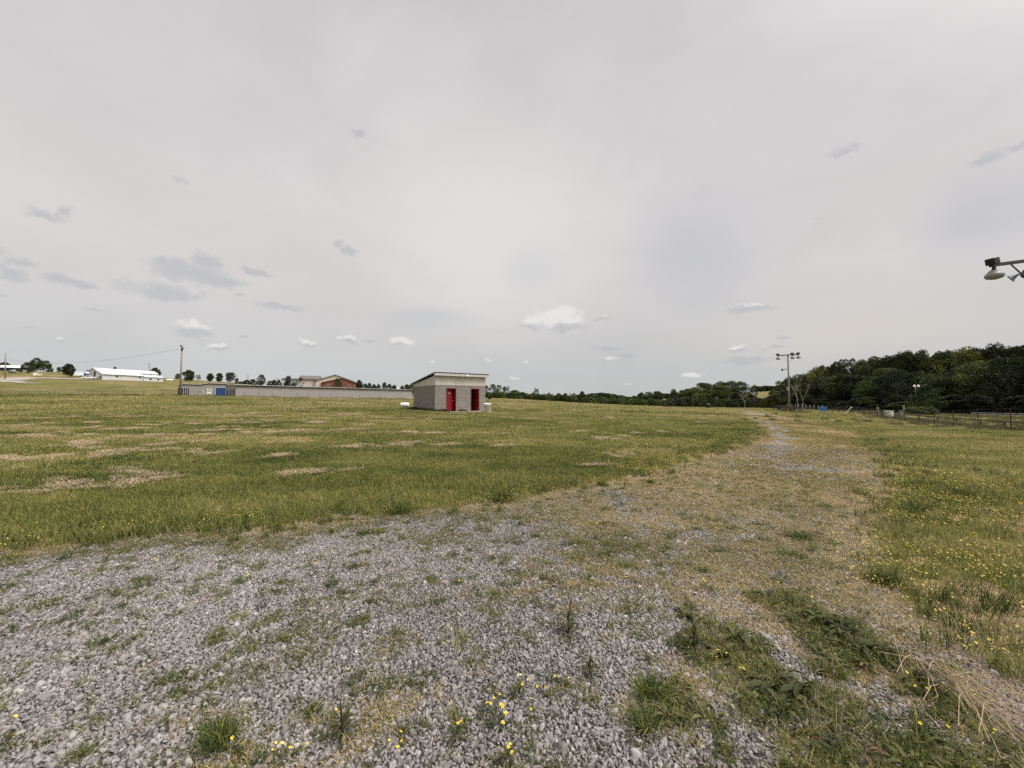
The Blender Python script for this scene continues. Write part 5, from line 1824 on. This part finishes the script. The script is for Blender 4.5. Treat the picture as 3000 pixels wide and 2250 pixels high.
# left hill
tree(8, 275, 1060, 46, 'round', 'dark reddish tree behind the far left house', tint=RD)
tree(78, 246, 1061, 52, 'forest', 'dark left tree of the big clump on the hill', tint=DK)
tree(101, 250, 1047, 46, 'forest', 'tallest tree in the clump on the left hill', tint=(1, 1, 1))
tree(123, 250, 1054, 46, 'forest', 'mid green tree on the right side of the hill clump', tint=(.95, 1, .9))
tree(141, 252, 1066, 26, 'bushy', 'low tree at the right end of the hill clump', tint=DK)
tree(90, 236, 1072, 30, 'bushy', 'olive shrub in front of the hill clump', tint=OL)
tree(57, 228, 1086, 12, 'bushy', 'small brown shrub beside the hill road', tint=RD)
tree(78, 226, 1087, 14, 'bushy', 'small green shrub left of the white box signs')
tree(168, 300, 1074, 22, 'bushy', 'small distant tree left of the round hill tree')
tree(198, 218, 1065, 44, 'round', 'large round dark tree left of the parked vans', tint=(.62, .5, .5))
tree(254, 262, 1084, 18, 'bushy', 'dark treetop above the blue truck', tint=DK)
tree(333, 262, 1074, 22, 'bushy', 'small treetop behind the barn roof', tint=DK)
tree(452, 262, 1076, 34, 'round', 'dark round tree behind the right end of the barn', tint=DK)
tree(519, 300, 1094, 26, 'bushy', 'small far tree left of the floodlight pole')
tree(551, 230, 1083, 38, 'round', 'round dark tree on two stems right of the floodlight pole', tint=(.7, .65, .65))
tree(580, 300, 1096, 24, 'sparse', 'thin far tree right of the round tree')
tree(614, 225, 1093, 25, 'round', 'first dark oval tree above the beige storage building', tint=DK)
tree(641, 225, 1092, 26, 'round', 'second dark oval tree above the blue roll-up door', tint=DK)
tree(672, 225, 1089, 34, 'forest', 'large dark tree above the corner of the long storage roof', tint=DK)
tree(692, 240, 1107, 15, 'bushy', 'small shrub right of the large dark tree above the storage')
LOW = dict(group='low hedge trees behind the storage roof')
for k_, (px, ty, w) in enumerate(sorted(((705, 1117, 26), (722, 1112, 28), (740, 1110, 30), (757, 1114, 24), (790, 1115, 24), (802, 1112, 22), (815, 1111, 18), (830, 1121, 26), (858, 1122, 22), (650, 1120, 40), (680, 1121, 40)))):
    tree(px, 232, ty, w, 'bushy', nth('low hedge tree', k_, 'above the storage roof'), tint=(.9, .95, .9), **LOW)
tree(765, 225, 1097, 26, 'forest', 'dark leafy tree beside the thin pole above the storage', tint=DK)
tree(844, 225, 1100, 27, 'forest', 'dark tree left of the brick building')
tree(863, 228, 1108, 22, 'sparse', 'pale thin tree left of the brick building porch', tint=PL)
tree(880, 222, 1104, 20, 'sparse', 'small reddish tree in front of the brick building porch', tint=(1.5, .8, .8))
tree(988, 205, 1108, 28, 'forest', 'dark green tree in front of the brick gable')
tree(1052, 235, 1112, 22, 'round', 'dark tree right of the brick building', tint=DK)
for k_, (px, ty, w) in enumerate(((1070, 1123, 22), (1082, 1121, 18), (1095, 1125, 22), (1108, 1124, 18), (1126, 1119, 20), (1140, 1124, 24), (1155, 1127, 22), (1178, 1129, 20), (1192, 1125, 26), (1206, 1124, 26), (1222, 1120, 22))):
    tree(px, 240, ty, w, 'bushy', nth('low tree', k_, 'between the brick building and the shed'), group='low trees right of the brick building', tint=(.85, .95, .85))
# middle hedgerow
tree(1424, 172, 1127, 22, 'tall', 'grey green tree right beside the shed roof', tint=PL)
tree(1445, 172, 1123, 26, 'tall', 'tallest grey green tree right of the shed', tint=(1.2, 1.25, 1.3))
tree(1462, 174, 1126, 24, 'tall', 'grey green tree second from the shed group end', tint=(1.2, 1.25, 1.3))
tree(1478, 176, 1131, 22, 'tall', 'shorter grey green tree ending the group right of the shed', tint=(1.1, 1.1, 1.1))
tree(1489, 180, 1129, 12, 'sparse', 'pale feathery treetop right of the grey green trees', tint=(2.2, 2, 1.9))
for k_, px in enumerate((1430, 1452, 1470)):
    tree(px, 168, 1148, 26, 'bushy', nth('pale low bush', k_, 'under the grey green trees by the shed'), group='pale bushes right of the shed', tint=PL)
tree(1435, 150, 1159, 13, 'bushy', 'small dark bush alone in the field edge right of the shed', tint=DK)
tree(1491, 160, 1149, 15, 'cedar', 'small dark cedar in front of the green trees', tint=DK)
tree(1508, 170, 1142, 44, 'bushy', 'bright green bushy tree right of the small cedar', tint=(1.2, 1.5, .9))
tree(1530, 178, 1148, 36, 'bushy', 'second green tree of the middle hedgerow', tint=(.8, .9, .7))
tree(1548, 172, 1157, 26, 'bushy', 'olive shrub left of the open crowned tree', tint=OL)
tree(1569, 165, 1137, 31, 'sparse', 'open crowned tree standing above the middle hedgerow', tint=(1.1, 1.2, .9))
tree(1576, 172, 1154, 34, 'bushy', 'green shrub under the open crowned tree', tint=(1, 1.1, .8))
tree(1592, 170, 1158, 20, 'bushy', 'dark shrub right of the open crowned tree', tint=DK)
tree(1609, 168, 1149, 20, 'sparse', 'yellowish slender tree in the middle hedgerow', tint=YL)
tree(1633, 176, 1155, 30, 'bushy', 'olive tree between two yellowish trees', tint=OL)
tree(1637, 200, 1151, 22, 'round', 'dark crown behind the olive hedgerow trees', tint=DK)
tree(1657, 174, 1151, 22, 'bushy', 'dull green tree left of the yellow hedgerow tree', tint=(1, 1, .9))
tree(1678, 172, 1150, 28, 'sparse', 'yellow green feathery tree left of the dark cedar', tint=YL)
tree(1672, 178, 1158, 34, 'bushy', 'olive shrub below the yellow green feathery tree', tint=OL)
tree(1706, 170, 1145, 27, 'cedar', 'large dark pointed cedar in the middle of the hedgerow', tint=(.5, .52, .55))
tree(1727, 176, 1157, 20, 'cedar', 'smaller dark cedar right of the large cedar', tint=DK)
for k_, (px, ty, w, tn_) in enumerate(((1742, 1166, 18, DK), (1756, 1170, 20, OL), (1772, 1172, 18, YL), (1790, 1173, 12, DK), (1800, 1172, 12, DK), (1816, 1172, 24, OL), (1835, 1170, 20, DK), (1846, 1172, 16, OL))):
    tree(px, 180, ty, w, 'bushy', nth('low shrub', k_, 'right of the two dark cedars in the far hedgerow'), group='low shrubs between the cedar and the right trees', tint=tn_)
tree(1858, 186, 1158, 34, 'bushy', 'small olive tree starting the right hedgerow trees', tint=OL)
tree(1878, 186, 1149, 36, 'bushy', 'pale topped tree at the left of a rounded group', tint=PL)
tree(1900, 186, 1147, 44, 'forest', 'rounded tree in the middle of the far group')
tree(1925, 186, 1145, 52, 'bushy', 'broad rounded tree at the right of the far group', tint=(.9, .9, .85))
tree(1915, 172, 1171, 22, 'bushy', 'small rounded bush at the foot of the far group', tint=OL)
tree(1940, 180, 1172, 24, 'bushy', 'yellowish bush right of the far rounded group', tint=YL)
tree(1955, 188, 1168, 20, 'bushy', 'low dark bush in the gap of the hedgerow', tint=DK)
tree(1974, 180, 1138, 30, 'tall', 'slim dark tree right of the hedgerow gap', tint=(.8, .8, .8))
tree(1998, 176, 1141, 46, 'bushy', 'dull green tree right of the slim dark tree', tint=(1.1, 1.1, 1.1))
tree(2030, 172, 1134, 96, 'bushy', 'broad olive willow left of the tall willow', tint=(1.35, 1.3, 1.0))
tree(2062, 215, 1120, 100, 'forest', 'dark wood crown behind the willows, left', tint=DK)
tree(2108, 168, 1126, 92, 'bushy', 'tall broad olive willow at the field end', tint=(1.35, 1.3, .95))
tree(2070, 176, 1138, 60, 'bushy', 'olive willow between the two broad willows', tint=(1.2, 1.2, .95))
tree(2130, 215, 1113, 96, 'forest', 'high dark crown behind the tall willow', tint=DK)
tree(2168, 215, 1117, 70, 'forest', 'dark crown above the pale dead tree', tint=DK)
tree(2155, 172, 1148, 56, 'bushy', 'dark thicket left of the pale dead tree', tint=(.35, .35, .4))
tree(2200, 180, 1152, 50, 'bushy', 'dark thicket behind the short brown pole', tint=(.4, .4, .45))
tree(2210, 230, 1126, 26, 'sparse', 'thin tree rising right of the dark crowns')
for k_, (px, ty, w) in enumerate(((2212, 1130, 40), (2228, 1131, 40), (2243, 1129, 40), (2258, 1130, 42), (2273, 1131, 42), (2290, 1128, 40))):
    tree(px, 345, ty, w, 'bushy', nth('far tree', k_, 'on the hill above the small pale field'), group='trees on the far hilltop', tint=DK)
for k_, (px, d_, ty, w) in enumerate(((2222, 150, 1164, 26), (2238, 145, 1168, 24), (2255, 140, 1166, 30), (2275, 132, 1150, 36), (2268, 150, 1158, 30))):
    tree(px, d_, ty, w, 'bushy', 'dull green shrub below the small pale field, %s from left' % ORD[(0, 1, 2, 4, 3)[k_]], group='shrubs left of the tall light pole', tint=(1.0, .95, .9))
# dead trees
def bare_tree(px, d, topy, label, seed=1, mat='palebark', r=.03, spread=.5):
    X, Y, Z = place(px, d)
    h = at(px, topy, d).z - Z
    o_ = empty('bare_tree', (X, Y, Z), 0, label, 'tree')
    g = random.Random(seed); mb = MB(); tw = MB()

    def grow(p, dv, L, r_, lv):
        q = p + dv * L; m_ = p.lerp(q, .5) + Vector((g.uniform(-1, 1), g.uniform(-1, 1), 0)) * L * .06
        (mb if lv < 3 else tw).tube([p, m_, q], [r_, r_ * .8, r_ * .6], 5, cap=False)
        if lv >= 5: return
        for _ in range(g.choice((2, 3)) if lv < 4 else 2):
            nd = (dv + Vector((g.uniform(-1, 1), g.uniform(-1, 1), g.uniform(-.2, .6))) * spread).normalized()
            grow(q, nd, L * g.uniform(.55, .8), r_ * .6, lv + 1)
    grow(Vector((0, 0, -.1)), Vector((0, 0, 1)), h * .30, h * r, 0)
    mb.build('trunk', M[mat], o_, True); tw.build('twigs', M[mat], o_, True)
    return o_


bare_tree(2182, 150, 1143, 'pale leafless dead tree with forked trunk at the field end', 11, r=.014, spread=.7)
bare_tree(2336, 105, 1098, 'grey leafless tree right of the tall light pole', 7, spread=.35, r=.012)
bare_tree(2352, 103, 1103, 'thinner grey leafless tree at the left edge of the wood', 9, spread=.35, r=.011)
# the wood at right
prof = [(2285, 1120), (2300, 1113), (2320, 1110), (2345, 1104), (2370, 1092), (2400, 1077), (2430, 1063), (2460, 1055), (2500, 1046), (2550, 1047), (2590, 1054), (2625, 1038), (2665, 1030), (2700, 1019),
        (2740, 1034), (2770, 1030), (2800, 1022), (2840, 1010), (2870, 1020), (2905, 1008), (2945, 1003), (3000, 1012), (3100, 1010), (3300, 1000)]
ptop = lambda px: float(np.interp(px, [a_ for a_, _ in prof], [b_ for _, b_ in prof]))
pd = lambda px: float(np.interp(px, [2290, 2400, 2650, 2900, 3300], [132, 112, 88, 74, 58]))
SPEC = {2700: (DK, 'dark twin crown rising above the middle of the wood'), 2832: (YL, 'yellowish crown in the upper edge of the wood'), 2620: (DK, 'dark rounded crown left of the dark twin crown'),
        2395: ((1.7, 1.5, .9), 'pale olive crown at the left end of the wood')}  # left end crown gets a paler olive tint
px = 2292.0; i_ = 0
while px < 3420:
    t0_ = ptop(px)
    near = min(SPEC, key=lambda k_: abs(k_ - px))
    if abs(near - px) < 17 and SPEC[near][1]:
        tn_, lab = SPEC.pop(near); gp = None
    else:
        gv = trg.random()
        tn_ = DK if gv < .5 else ((1.25, 1.2, .9) if gv < .72 else (.9, .95, .8))
        lab, gp = 'tall leafy tree in the dense dark wood behind the right fence', 'trees along the top of the right wood'
    if gp: lab = wlabel(px, 'tall %s tree' % tone(tn_))
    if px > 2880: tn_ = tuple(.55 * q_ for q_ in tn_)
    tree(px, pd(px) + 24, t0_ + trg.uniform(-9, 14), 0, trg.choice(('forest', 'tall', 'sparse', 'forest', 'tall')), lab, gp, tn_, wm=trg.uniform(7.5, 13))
    px += 26 + trg.uniform(-4, 8); i_ += 1
    if not SPEC: SPEC = {9999: (DK, '')}
px = 2296.0
while px < 3400:
    t0_ = ptop(px); b0 = 1198
    f_ = trg.uniform(.50, .84)
    gv = trg.random()
    tn_ = (.45, .45, .5) if gv < .45 else ((1.1, 1.1, .85) if gv < .7 else (.75, .8, .7))
    tq_ = tn_
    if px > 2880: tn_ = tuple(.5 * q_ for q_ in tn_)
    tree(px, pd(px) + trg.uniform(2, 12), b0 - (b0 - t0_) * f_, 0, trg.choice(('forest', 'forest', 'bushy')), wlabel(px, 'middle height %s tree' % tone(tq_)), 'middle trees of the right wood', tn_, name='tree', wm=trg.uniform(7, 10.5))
    px += 30 + trg.uniform(-6, 8)
px = 2300.0
while px < 3400:
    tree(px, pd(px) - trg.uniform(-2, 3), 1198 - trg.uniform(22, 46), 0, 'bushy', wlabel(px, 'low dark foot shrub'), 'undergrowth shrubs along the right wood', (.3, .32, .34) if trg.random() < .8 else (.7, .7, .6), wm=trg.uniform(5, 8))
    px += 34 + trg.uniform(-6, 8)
tree(2716, 69, 1126, 0, 'cedar', 'round topped bushy evergreen beside the twin floodlight pole', tint=(.6, .68, .42), wm=5.2)
tree(2664, 66, 1180, 0, 'bushy', 'grey brushy heap behind the tall squared post', tint=PL, wm=3.0) if False else None
for k_, (px, w) in enumerate(((2680, 3.2), (2700, 2.8), (2722, 2.6))):
    tree(px, 63, 1190, 0, 'bushy', nth('grey brush pile', k_, 'at the foot of the bushy evergreen'), 'brush piles beyond the rail fence', (1.4, 1.3, 1.3), name='brush_pile', cat='brush pile', wm=w)
SCR = np.random.default_rng(21)
def scrub(name, rngpx, d0, hmin, hmax, count, label, colr):
    Vs, ton = [], []
    for _ in range(count):
        px = SCR.uniform(*rngpx); X, Y, Z = place(px, d0 + SCR.uniform(-3, 5))
        h_ = SCR.uniform(hmin, hmax); n_ = 260
        v_ = SCR.normal(size=(n_, 3)); v_ /= np.linalg.norm(v_, axis=1)[:, None]; v_[:, 2] = np.abs(v_[:, 2])
        c_ = np.array([X, Y, Z]) + v_ * np.array([SCR.uniform(1.2, 2.6), 1.8, h_]) * (SCR.uniform(.3, 1, n_) ** .5)[:, None]
        a1 = SCR.normal(size=(n_, 3)); a1 /= np.linalg.norm(a1, axis=1)[:, None]
        a2 = np.cross(a1, SCR.normal(size=(n_, 3))); a2 /= np.linalg.norm(a2, axis=1)[:, None]
        Vs.append(np.stack([c_ - a1 * .26, c_ + a2 * .2, c_ + a1 * .26, c_ - a2 * .2], 1).reshape(-1, 3)); ton.append(np.full(n_ * 4, SCR.uniform(0, .9)))
    V = np.concatenate(Vs)
    me_ = mesh_np(name, V, [np.arange(len(V)).reshape(-1, 4)], M['foliage'])
    fattr(me_, 'bc', np.concatenate(ton).astype(np.float32))
    o_ = link(name, me_); o_.color = (*colr, 1)
    tag(o_, label, 'scrub', kind='stuff')
scrub('hedgerow_scrub', (1495, 1960), 178, 1.2, 3.4, 300, 'tangled scrub filling the foot of the far hedgerow', (1.2, 1.15, .9))
scrub('hedgerow_scrub', (1955, 2290), 164, 1.5, 4.6, 260, 'dark scrub under the willows at the field end', (.6, .6, .6))
scrub('hedgerow_scrub', (1418, 1495), 172, 1.2, 2.6, 45, 'pale scrub under the trees right of the shed', (1.2, 1.2, 1.1))
scrub('hedgerow_scrub', (2270, 3230), 118, 1.0, 2.4, 10, 'scrub at the foot of the right wood', (.6, .6, .6)) if False else None
# wood far away that reads as one mass
g = np.random.default_rng(9)
Vs = []; ton = []
for i_ in range(150):
    px = g.uniform(1690, 2000); d_ = g.uniform(370, 410)
    X, Y, Z = place(px, d_)
    top_ = np.interp(px, [1690, 1720, 1760, 1800, 1850, 1900, 2000], [1158, 1155, 1152, 1157, 1165, 1160, 1150]) + g.uniform(-2, 5)
    h_ = at(px, top_, d_).z - Z
    n_ = 420
    v_ = g.normal(size=(n_, 3)); v_ /= np.linalg.norm(v_, axis=1)[:, None]
    c_ = np.array([X, Y, Z + h_ * .5]) + v_ * np.array([5.5, 5.5, h_ * .5]) * (g.uniform(.6, 1, n_) ** .5)[:, None]
    a1 = g.normal(size=(n_, 3)); a1 /= np.linalg.norm(a1, axis=1)[:, None]
    a2 = np.cross(a1, g.normal(size=(n_, 3))); a2 /= np.linalg.norm(a2, axis=1)[:, None]
    Vs.append(np.stack([c_ - a1 * .9, c_ + a2 * .6, c_ + a1 * .9, c_ - a2 * .6], 1).reshape(-1, 3)); ton.append(np.full(n_ * 4, g.uniform(0, .6)))
V = np.concatenate(Vs)
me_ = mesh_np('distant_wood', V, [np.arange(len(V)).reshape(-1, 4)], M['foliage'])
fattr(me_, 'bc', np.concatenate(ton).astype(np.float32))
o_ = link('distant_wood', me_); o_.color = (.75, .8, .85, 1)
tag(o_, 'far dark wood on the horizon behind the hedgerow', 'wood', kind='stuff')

# ================================================================== prominent weeds, each a plant of its own
WM = [blades]
rosA = [leafy(int(rng.integers(10, 16)), .155, .062, M['leaf'], True, .8, 9) for _ in range(6)]
tufA = [blades(130, .11, .24, .007, .9, M['grass'], .6) for _ in range(3)]
redA = [leafy(18, .09, .014, M['leaf'], False, 1.1, 6) for _ in range(3)]


def weed(px, py, kind, s, label, fl=0, seed=0):
    """px, py in the 2212-wide view of the photograph"""
    p_ = ground_pt(px * S2, py * S2)
    g_ = random.Random(seed + int(px))
    nm = {'ros': 'leafy_weed', 'tuf': 'grass_clump', 'red': 'dry_weed', 'flo': 'flowering_weed'}[kind]
    o_ = empty(nm, (p_.x, p_.y, p_.z), g_.uniform(0, 6.28), label, {'ros': 'weed', 'tuf': 'grass clump', 'red': 'weed', 'flo': 'flower'}[kind])
    o_.scale = (s, s, s * g_.uniform(.8, 1.15) * (.5 if kind == 'tuf' and (px, py) in ((1725, 1163), (1700, 1200), (785, 1155), (815, 1152)) else 1))
    if kind == 'ros':
        link('leaves', g_.choice(rosA), o_)
        l2 = link('inner_leaves', g_.choice(rosA), o_); l2.scale = (.6, .6, 1.1); l2.rotation_euler = (0, 0, 1.1)
    elif kind == 'tuf':
        link('blades', g_.choice(tufA), o_)
        l2 = link('outer_blades', g_.choice(tufA), o_); l2.scale = (1.4, 1.4, .6); l2.rotation_euler = (0, 0, 1.1)
    elif kind == 'red':
        link('leaves', g_.choice(redA), o_)
        l2 = link('upper_leaves', g_.choice(redA), o_); l2.location = (0, 0, .05); l2.scale = (.7, .7, 1); l2.rotation_euler = (0, 0, .7)
        MB().tube([(0, 0, 0), (.008, 0, .07), (.0, .012, .16)], [.005, .004, .002], 5).build('stem', M['darkstem'], o_)
    else:
        link('leaves', PROTO['weed'][0].objects[g_.randrange(6)].data, o_)
        l2 = link('upper_leaves', PROTO['weed'][0].objects[g_.randrange(6)].data, o_); l2.location = (.01, 0, .03); l2.scale = (.7, .7, 1.3)
    tv = g_.uniform(.2, .6) if kind in ('ros', 'flo') else g_.uniform(.02, .2)
    for ch_ in o_.children: ch_['tint'] = tv + g_.uniform(-.08, .08)
    if fl:
        n_ = fl; st_ = MB(); hs_ = []
        for k_ in range(n_):
            a_ = g_.uniform(0, 6.28); r_ = g_.uniform(.01, .07); hh = g_.uniform(.06, .12)
            tp_ = Vector((math.cos(a_) * r_ * 1.3, math.sin(a_) * r_ * 1.3, hh))
            st_.tube([(0, 0, 0), (math.cos(a_) * r_ * .5, math.sin(a_) * r_ * .5, hh * .6), tp_], .0016, 4, cap=False)
            hs_.append(tp_)
        st_.build('stem', M['greenstem'], o_)
        for tp_ in hs_:
            bl = link('blossom', bloom[g_.randrange(3)], o_); bl.location = tp_
            bl.rotation_euler = (g_.uniform(-.7, .7), g_.uniform(-.7, .7), g_.uniform(0, 6))
    return o_


M['darkstem'] = simple('dark_stem', (.07, .035, .03), .8)
M['greenstem'] = simple('green_stem', (.08, .10, .03), .7)
bloom = []
for sd in range(3):
    vs, fs = [], []
    for k_ in range(5):
        t_ = 2 * math.pi * k_ / 5
        b = len(vs)
        for (rr, da, z_) in ((.0, 0, 0), (.25, -.35, .10), (.45, -.5, .20), (.52, 0, .16 + .03 * sd), (.45, .5, .20), (.25, .35, .10)):
            vs.append((.019 * rr * math.cos(t_ + da), .019 * rr * math.sin(t_ + da), .019 * z_))
        fs.append((b, b + 1, b + 2, b + 3, b + 4, b + 5))
    bloom.append(MB().add(vs, fs).mesh('blossom', M['petal']))
WEEDS = [
    (1655, 1302, 'ros', 1.0, 'upright leafy weed at the far tip of the diagonal weed strip'), (1705, 1310, 'ros', .8, 'low leafy weed just right of the far strip tip'),
    (1775, 1352, 'ros', 1.15, 'dark broadleaf weed on the upper part of the diagonal strip'), (1822, 1372, 'ros', 1.25, 'largest broadleaf weed in the middle of the diagonal strip'),
    (1850, 1408, 'ros', 1.1, 'broadleaf weed hanging over the pale gravel in the diagonal strip'), (1905, 1420, 'ros', .9, 'reddish broadleaf weed at the right of the diagonal strip'),
    (1965, 1470, 'ros', 1.0, 'broadleaf weed beside the dry hay bundle'), (2010, 1500, 'ros', .9, 'leafy weed half under the dry hay bundle'),
    (1590, 1385, 'ros', 1.1, 'tall toothed weed on the left weed patch'), (1640, 1400, 'ros', .9, 'toothed weed at the back of the left weed patch'),
    (1560, 1420, 'ros', .9, 'dark weed at the left rim of the weed patch'), (1665, 1485, 'ros', 1.15, 'light green broadleaf weed in front of the white gravel patch'),
    (1730, 1500, 'ros', 1.1, 'pointed leaf weed below the white gravel patch'), (1690, 1545, 'ros', .8, 'shaded weed low in the weed patch'),
    (1480, 1335, 'ros', .75, 'flat weed between the gravel and a yellow flower group'), (1228, 1368, 'red', 1.6, 'dry brown weed alone in the middle gravel'),
    (1275, 1462, 'red', 1.0, 'purple stemmed weed with one yellow bloom in the gravel'), (740, 1590, 'red', 1.3, 'dry dark red weed near the bottom edge left'),
    (1500, 1400, 'red', 1.4, 'dark brown weed on the left rim of the weed patch'), (1405, 1505, 'tuf', .6, 'grass clump in the gravel left of the weed patch'),
    (1390, 1570, 'tuf', .5, 'small grass clump near the bottom left of the weed patch'), (470, 1612, 'tuf', .55, 'green grass clump near the bottom edge at left'),
    (1912, 1262, 'tuf', .8, 'tall dark weed clump where the right turf begins'), (1725, 1163, 'tuf', .9, 'dark green clump alone on the path at right'),
    (1700, 1200, 'tuf', .6, 'flat grass clump below the dark green path clump'), (1920, 1033, 'tuf', .9, 'dark clump at the right border of the path'),
    (1085, 1083, 'tuf', 1.3, 'big dark grass clump on the left border of the path'), (855, 1108, 'tuf', 1.1, 'grass clump left of the big dark border clump'),
    (1300, 1050, 'tuf', .8, 'small clump by the left border near yellow flowers'), (1405, 1044, 'tuf', .6, 'dark tuft alone near the left border far off'),
    (785, 1155, 'tuf', .6, 'left tuft of a pair on the gravel near the border'), (815, 1152, 'tuf', .6, 'right tuft of a pair on the gravel near the border'),
    (2090, 1075, 'tuf', 1.1, 'dark green clump in the yellow flowered turf'), (1975, 1105, 'tuf', 1.0, 'spreading clump near the right border of the path'),
]
for i_, (px, py, kd, s_, lab) in enumerate(WEEDS): weed(px, py, kd, s_, lab, 1 if 'one yellow bloom' in lab else 0, i_)
FLO = [(1075, 1570, 5, 1.1, 'flower cluster at the lower middle of the gravel'), (985, 1600, 4, 1.0, 'group of yellow flowers close to the bottom edge'), (1050, 1540, 3, .8, 'flower plant behind the lower middle cluster'),
       (1120, 1500, 5, .9, 'flower plant in the back row of the gravel'), (1190, 1510, 3, .8, 'flower plant between the back row and the purple weed'), (1150, 1545, 2, .7, 'small flower plant right of the lower middle cluster'),
       (1275, 1445, 2, .7, 'yellow blooms beside the purple stemmed weed'), (1400, 1430, 2, .7, 'flower plant left of the weed patch'), (905, 1395, 2, .6, 'flower plant in the middle gravel at left'),
       (950, 1395, 1, .6, 'single flower plant right of another in the middle gravel'), (660, 1340, 1, .5, 'single bloom far in the left gravel'), (310, 1415, 1, .6, 'single large bloom in the left gravel'),
       (565, 1445, 1, .5, 'single bloom by the left middle gravel'), (745, 1455, 1, .5, 'bloom between the left gravel and the centre'), (520, 1630, 2, .8, 'bloom beside the green clump at the bottom left'),
       (620, 1640, 2, .9, 'yellow blooms on the bottom edge left of centre'), (870, 1595, 2, .8, 'pair of blooms left of the bottom cluster'), (640, 1520, 1, .6, 'bloom near small weeds at lower left'),
       (1095, 1645, 3, .9, 'yellow blooms cut by the bottom edge near the middle'), (1215, 1480, 2, .7, 'two blooms over a dark weed in the gravel'), (15, 1610, 2, .9, 'blooms at the bottom left corner'),
       (2005, 1590, 2, .8, 'two blooms in the bottom right weeds'), (1990, 1510, 1, .7, 'single bloom beside the hay bundle'), (1465, 1320, 3, .6, 'blooms by the flat weed right of the middle')]
for i_, (px, py, n_, s_, lab) in enumerate(FLO): weed(px, py, 'flo', s_, lab, n_, 100 + i_)
# the loose bundle of dry hay at lower right
pa, pb = ground_pt(1985 * S2, 1440 * S2), ground_pt(2260 * S2, 1640 * S2)
hb = MB(); g_ = random.Random(12)
dv = (pb - pa)
for k_ in range(120):
    t0_ = g_.betavariate(1.1, 1.6) * .8; L = g_.uniform(.14, .36)
    off = Vector((g_.gauss(0, .05), g_.gauss(0, .07), 0)) * (1 + t0_)
    p0_ = pa + dv * t0_ + off
    dd = (dv.normalized() + Vector((g_.gauss(0, .38), g_.gauss(0, .38), 0))).normalized()
    z0 = g_.uniform(.01, .11); p0_.z += z0
    p1_ = p0_ + dd * L * .5 + Vector((0, 0, g_.uniform(-.02, .04))); p2_ = p0_ + dd * L + Vector((0, 0, g_.uniform(-.06, .03)))
    p2_.z = max(p2_.z, .01)
    hb.tube([p0_ - pa, p1_ - pa, p2_ - pa], .0013, 4, cap=False)
M['hay'] = simple('dry_hay', (.46, .35, .23), .8, var=.3, scale=30)
hb_ = hb.build('hay_bundle', M['hay']); hb_.location = pa
tag(hb_, 'loose bundle of long dry hay lying across the weeds at lower right', 'hay')
print('objects', len(sc.objects))
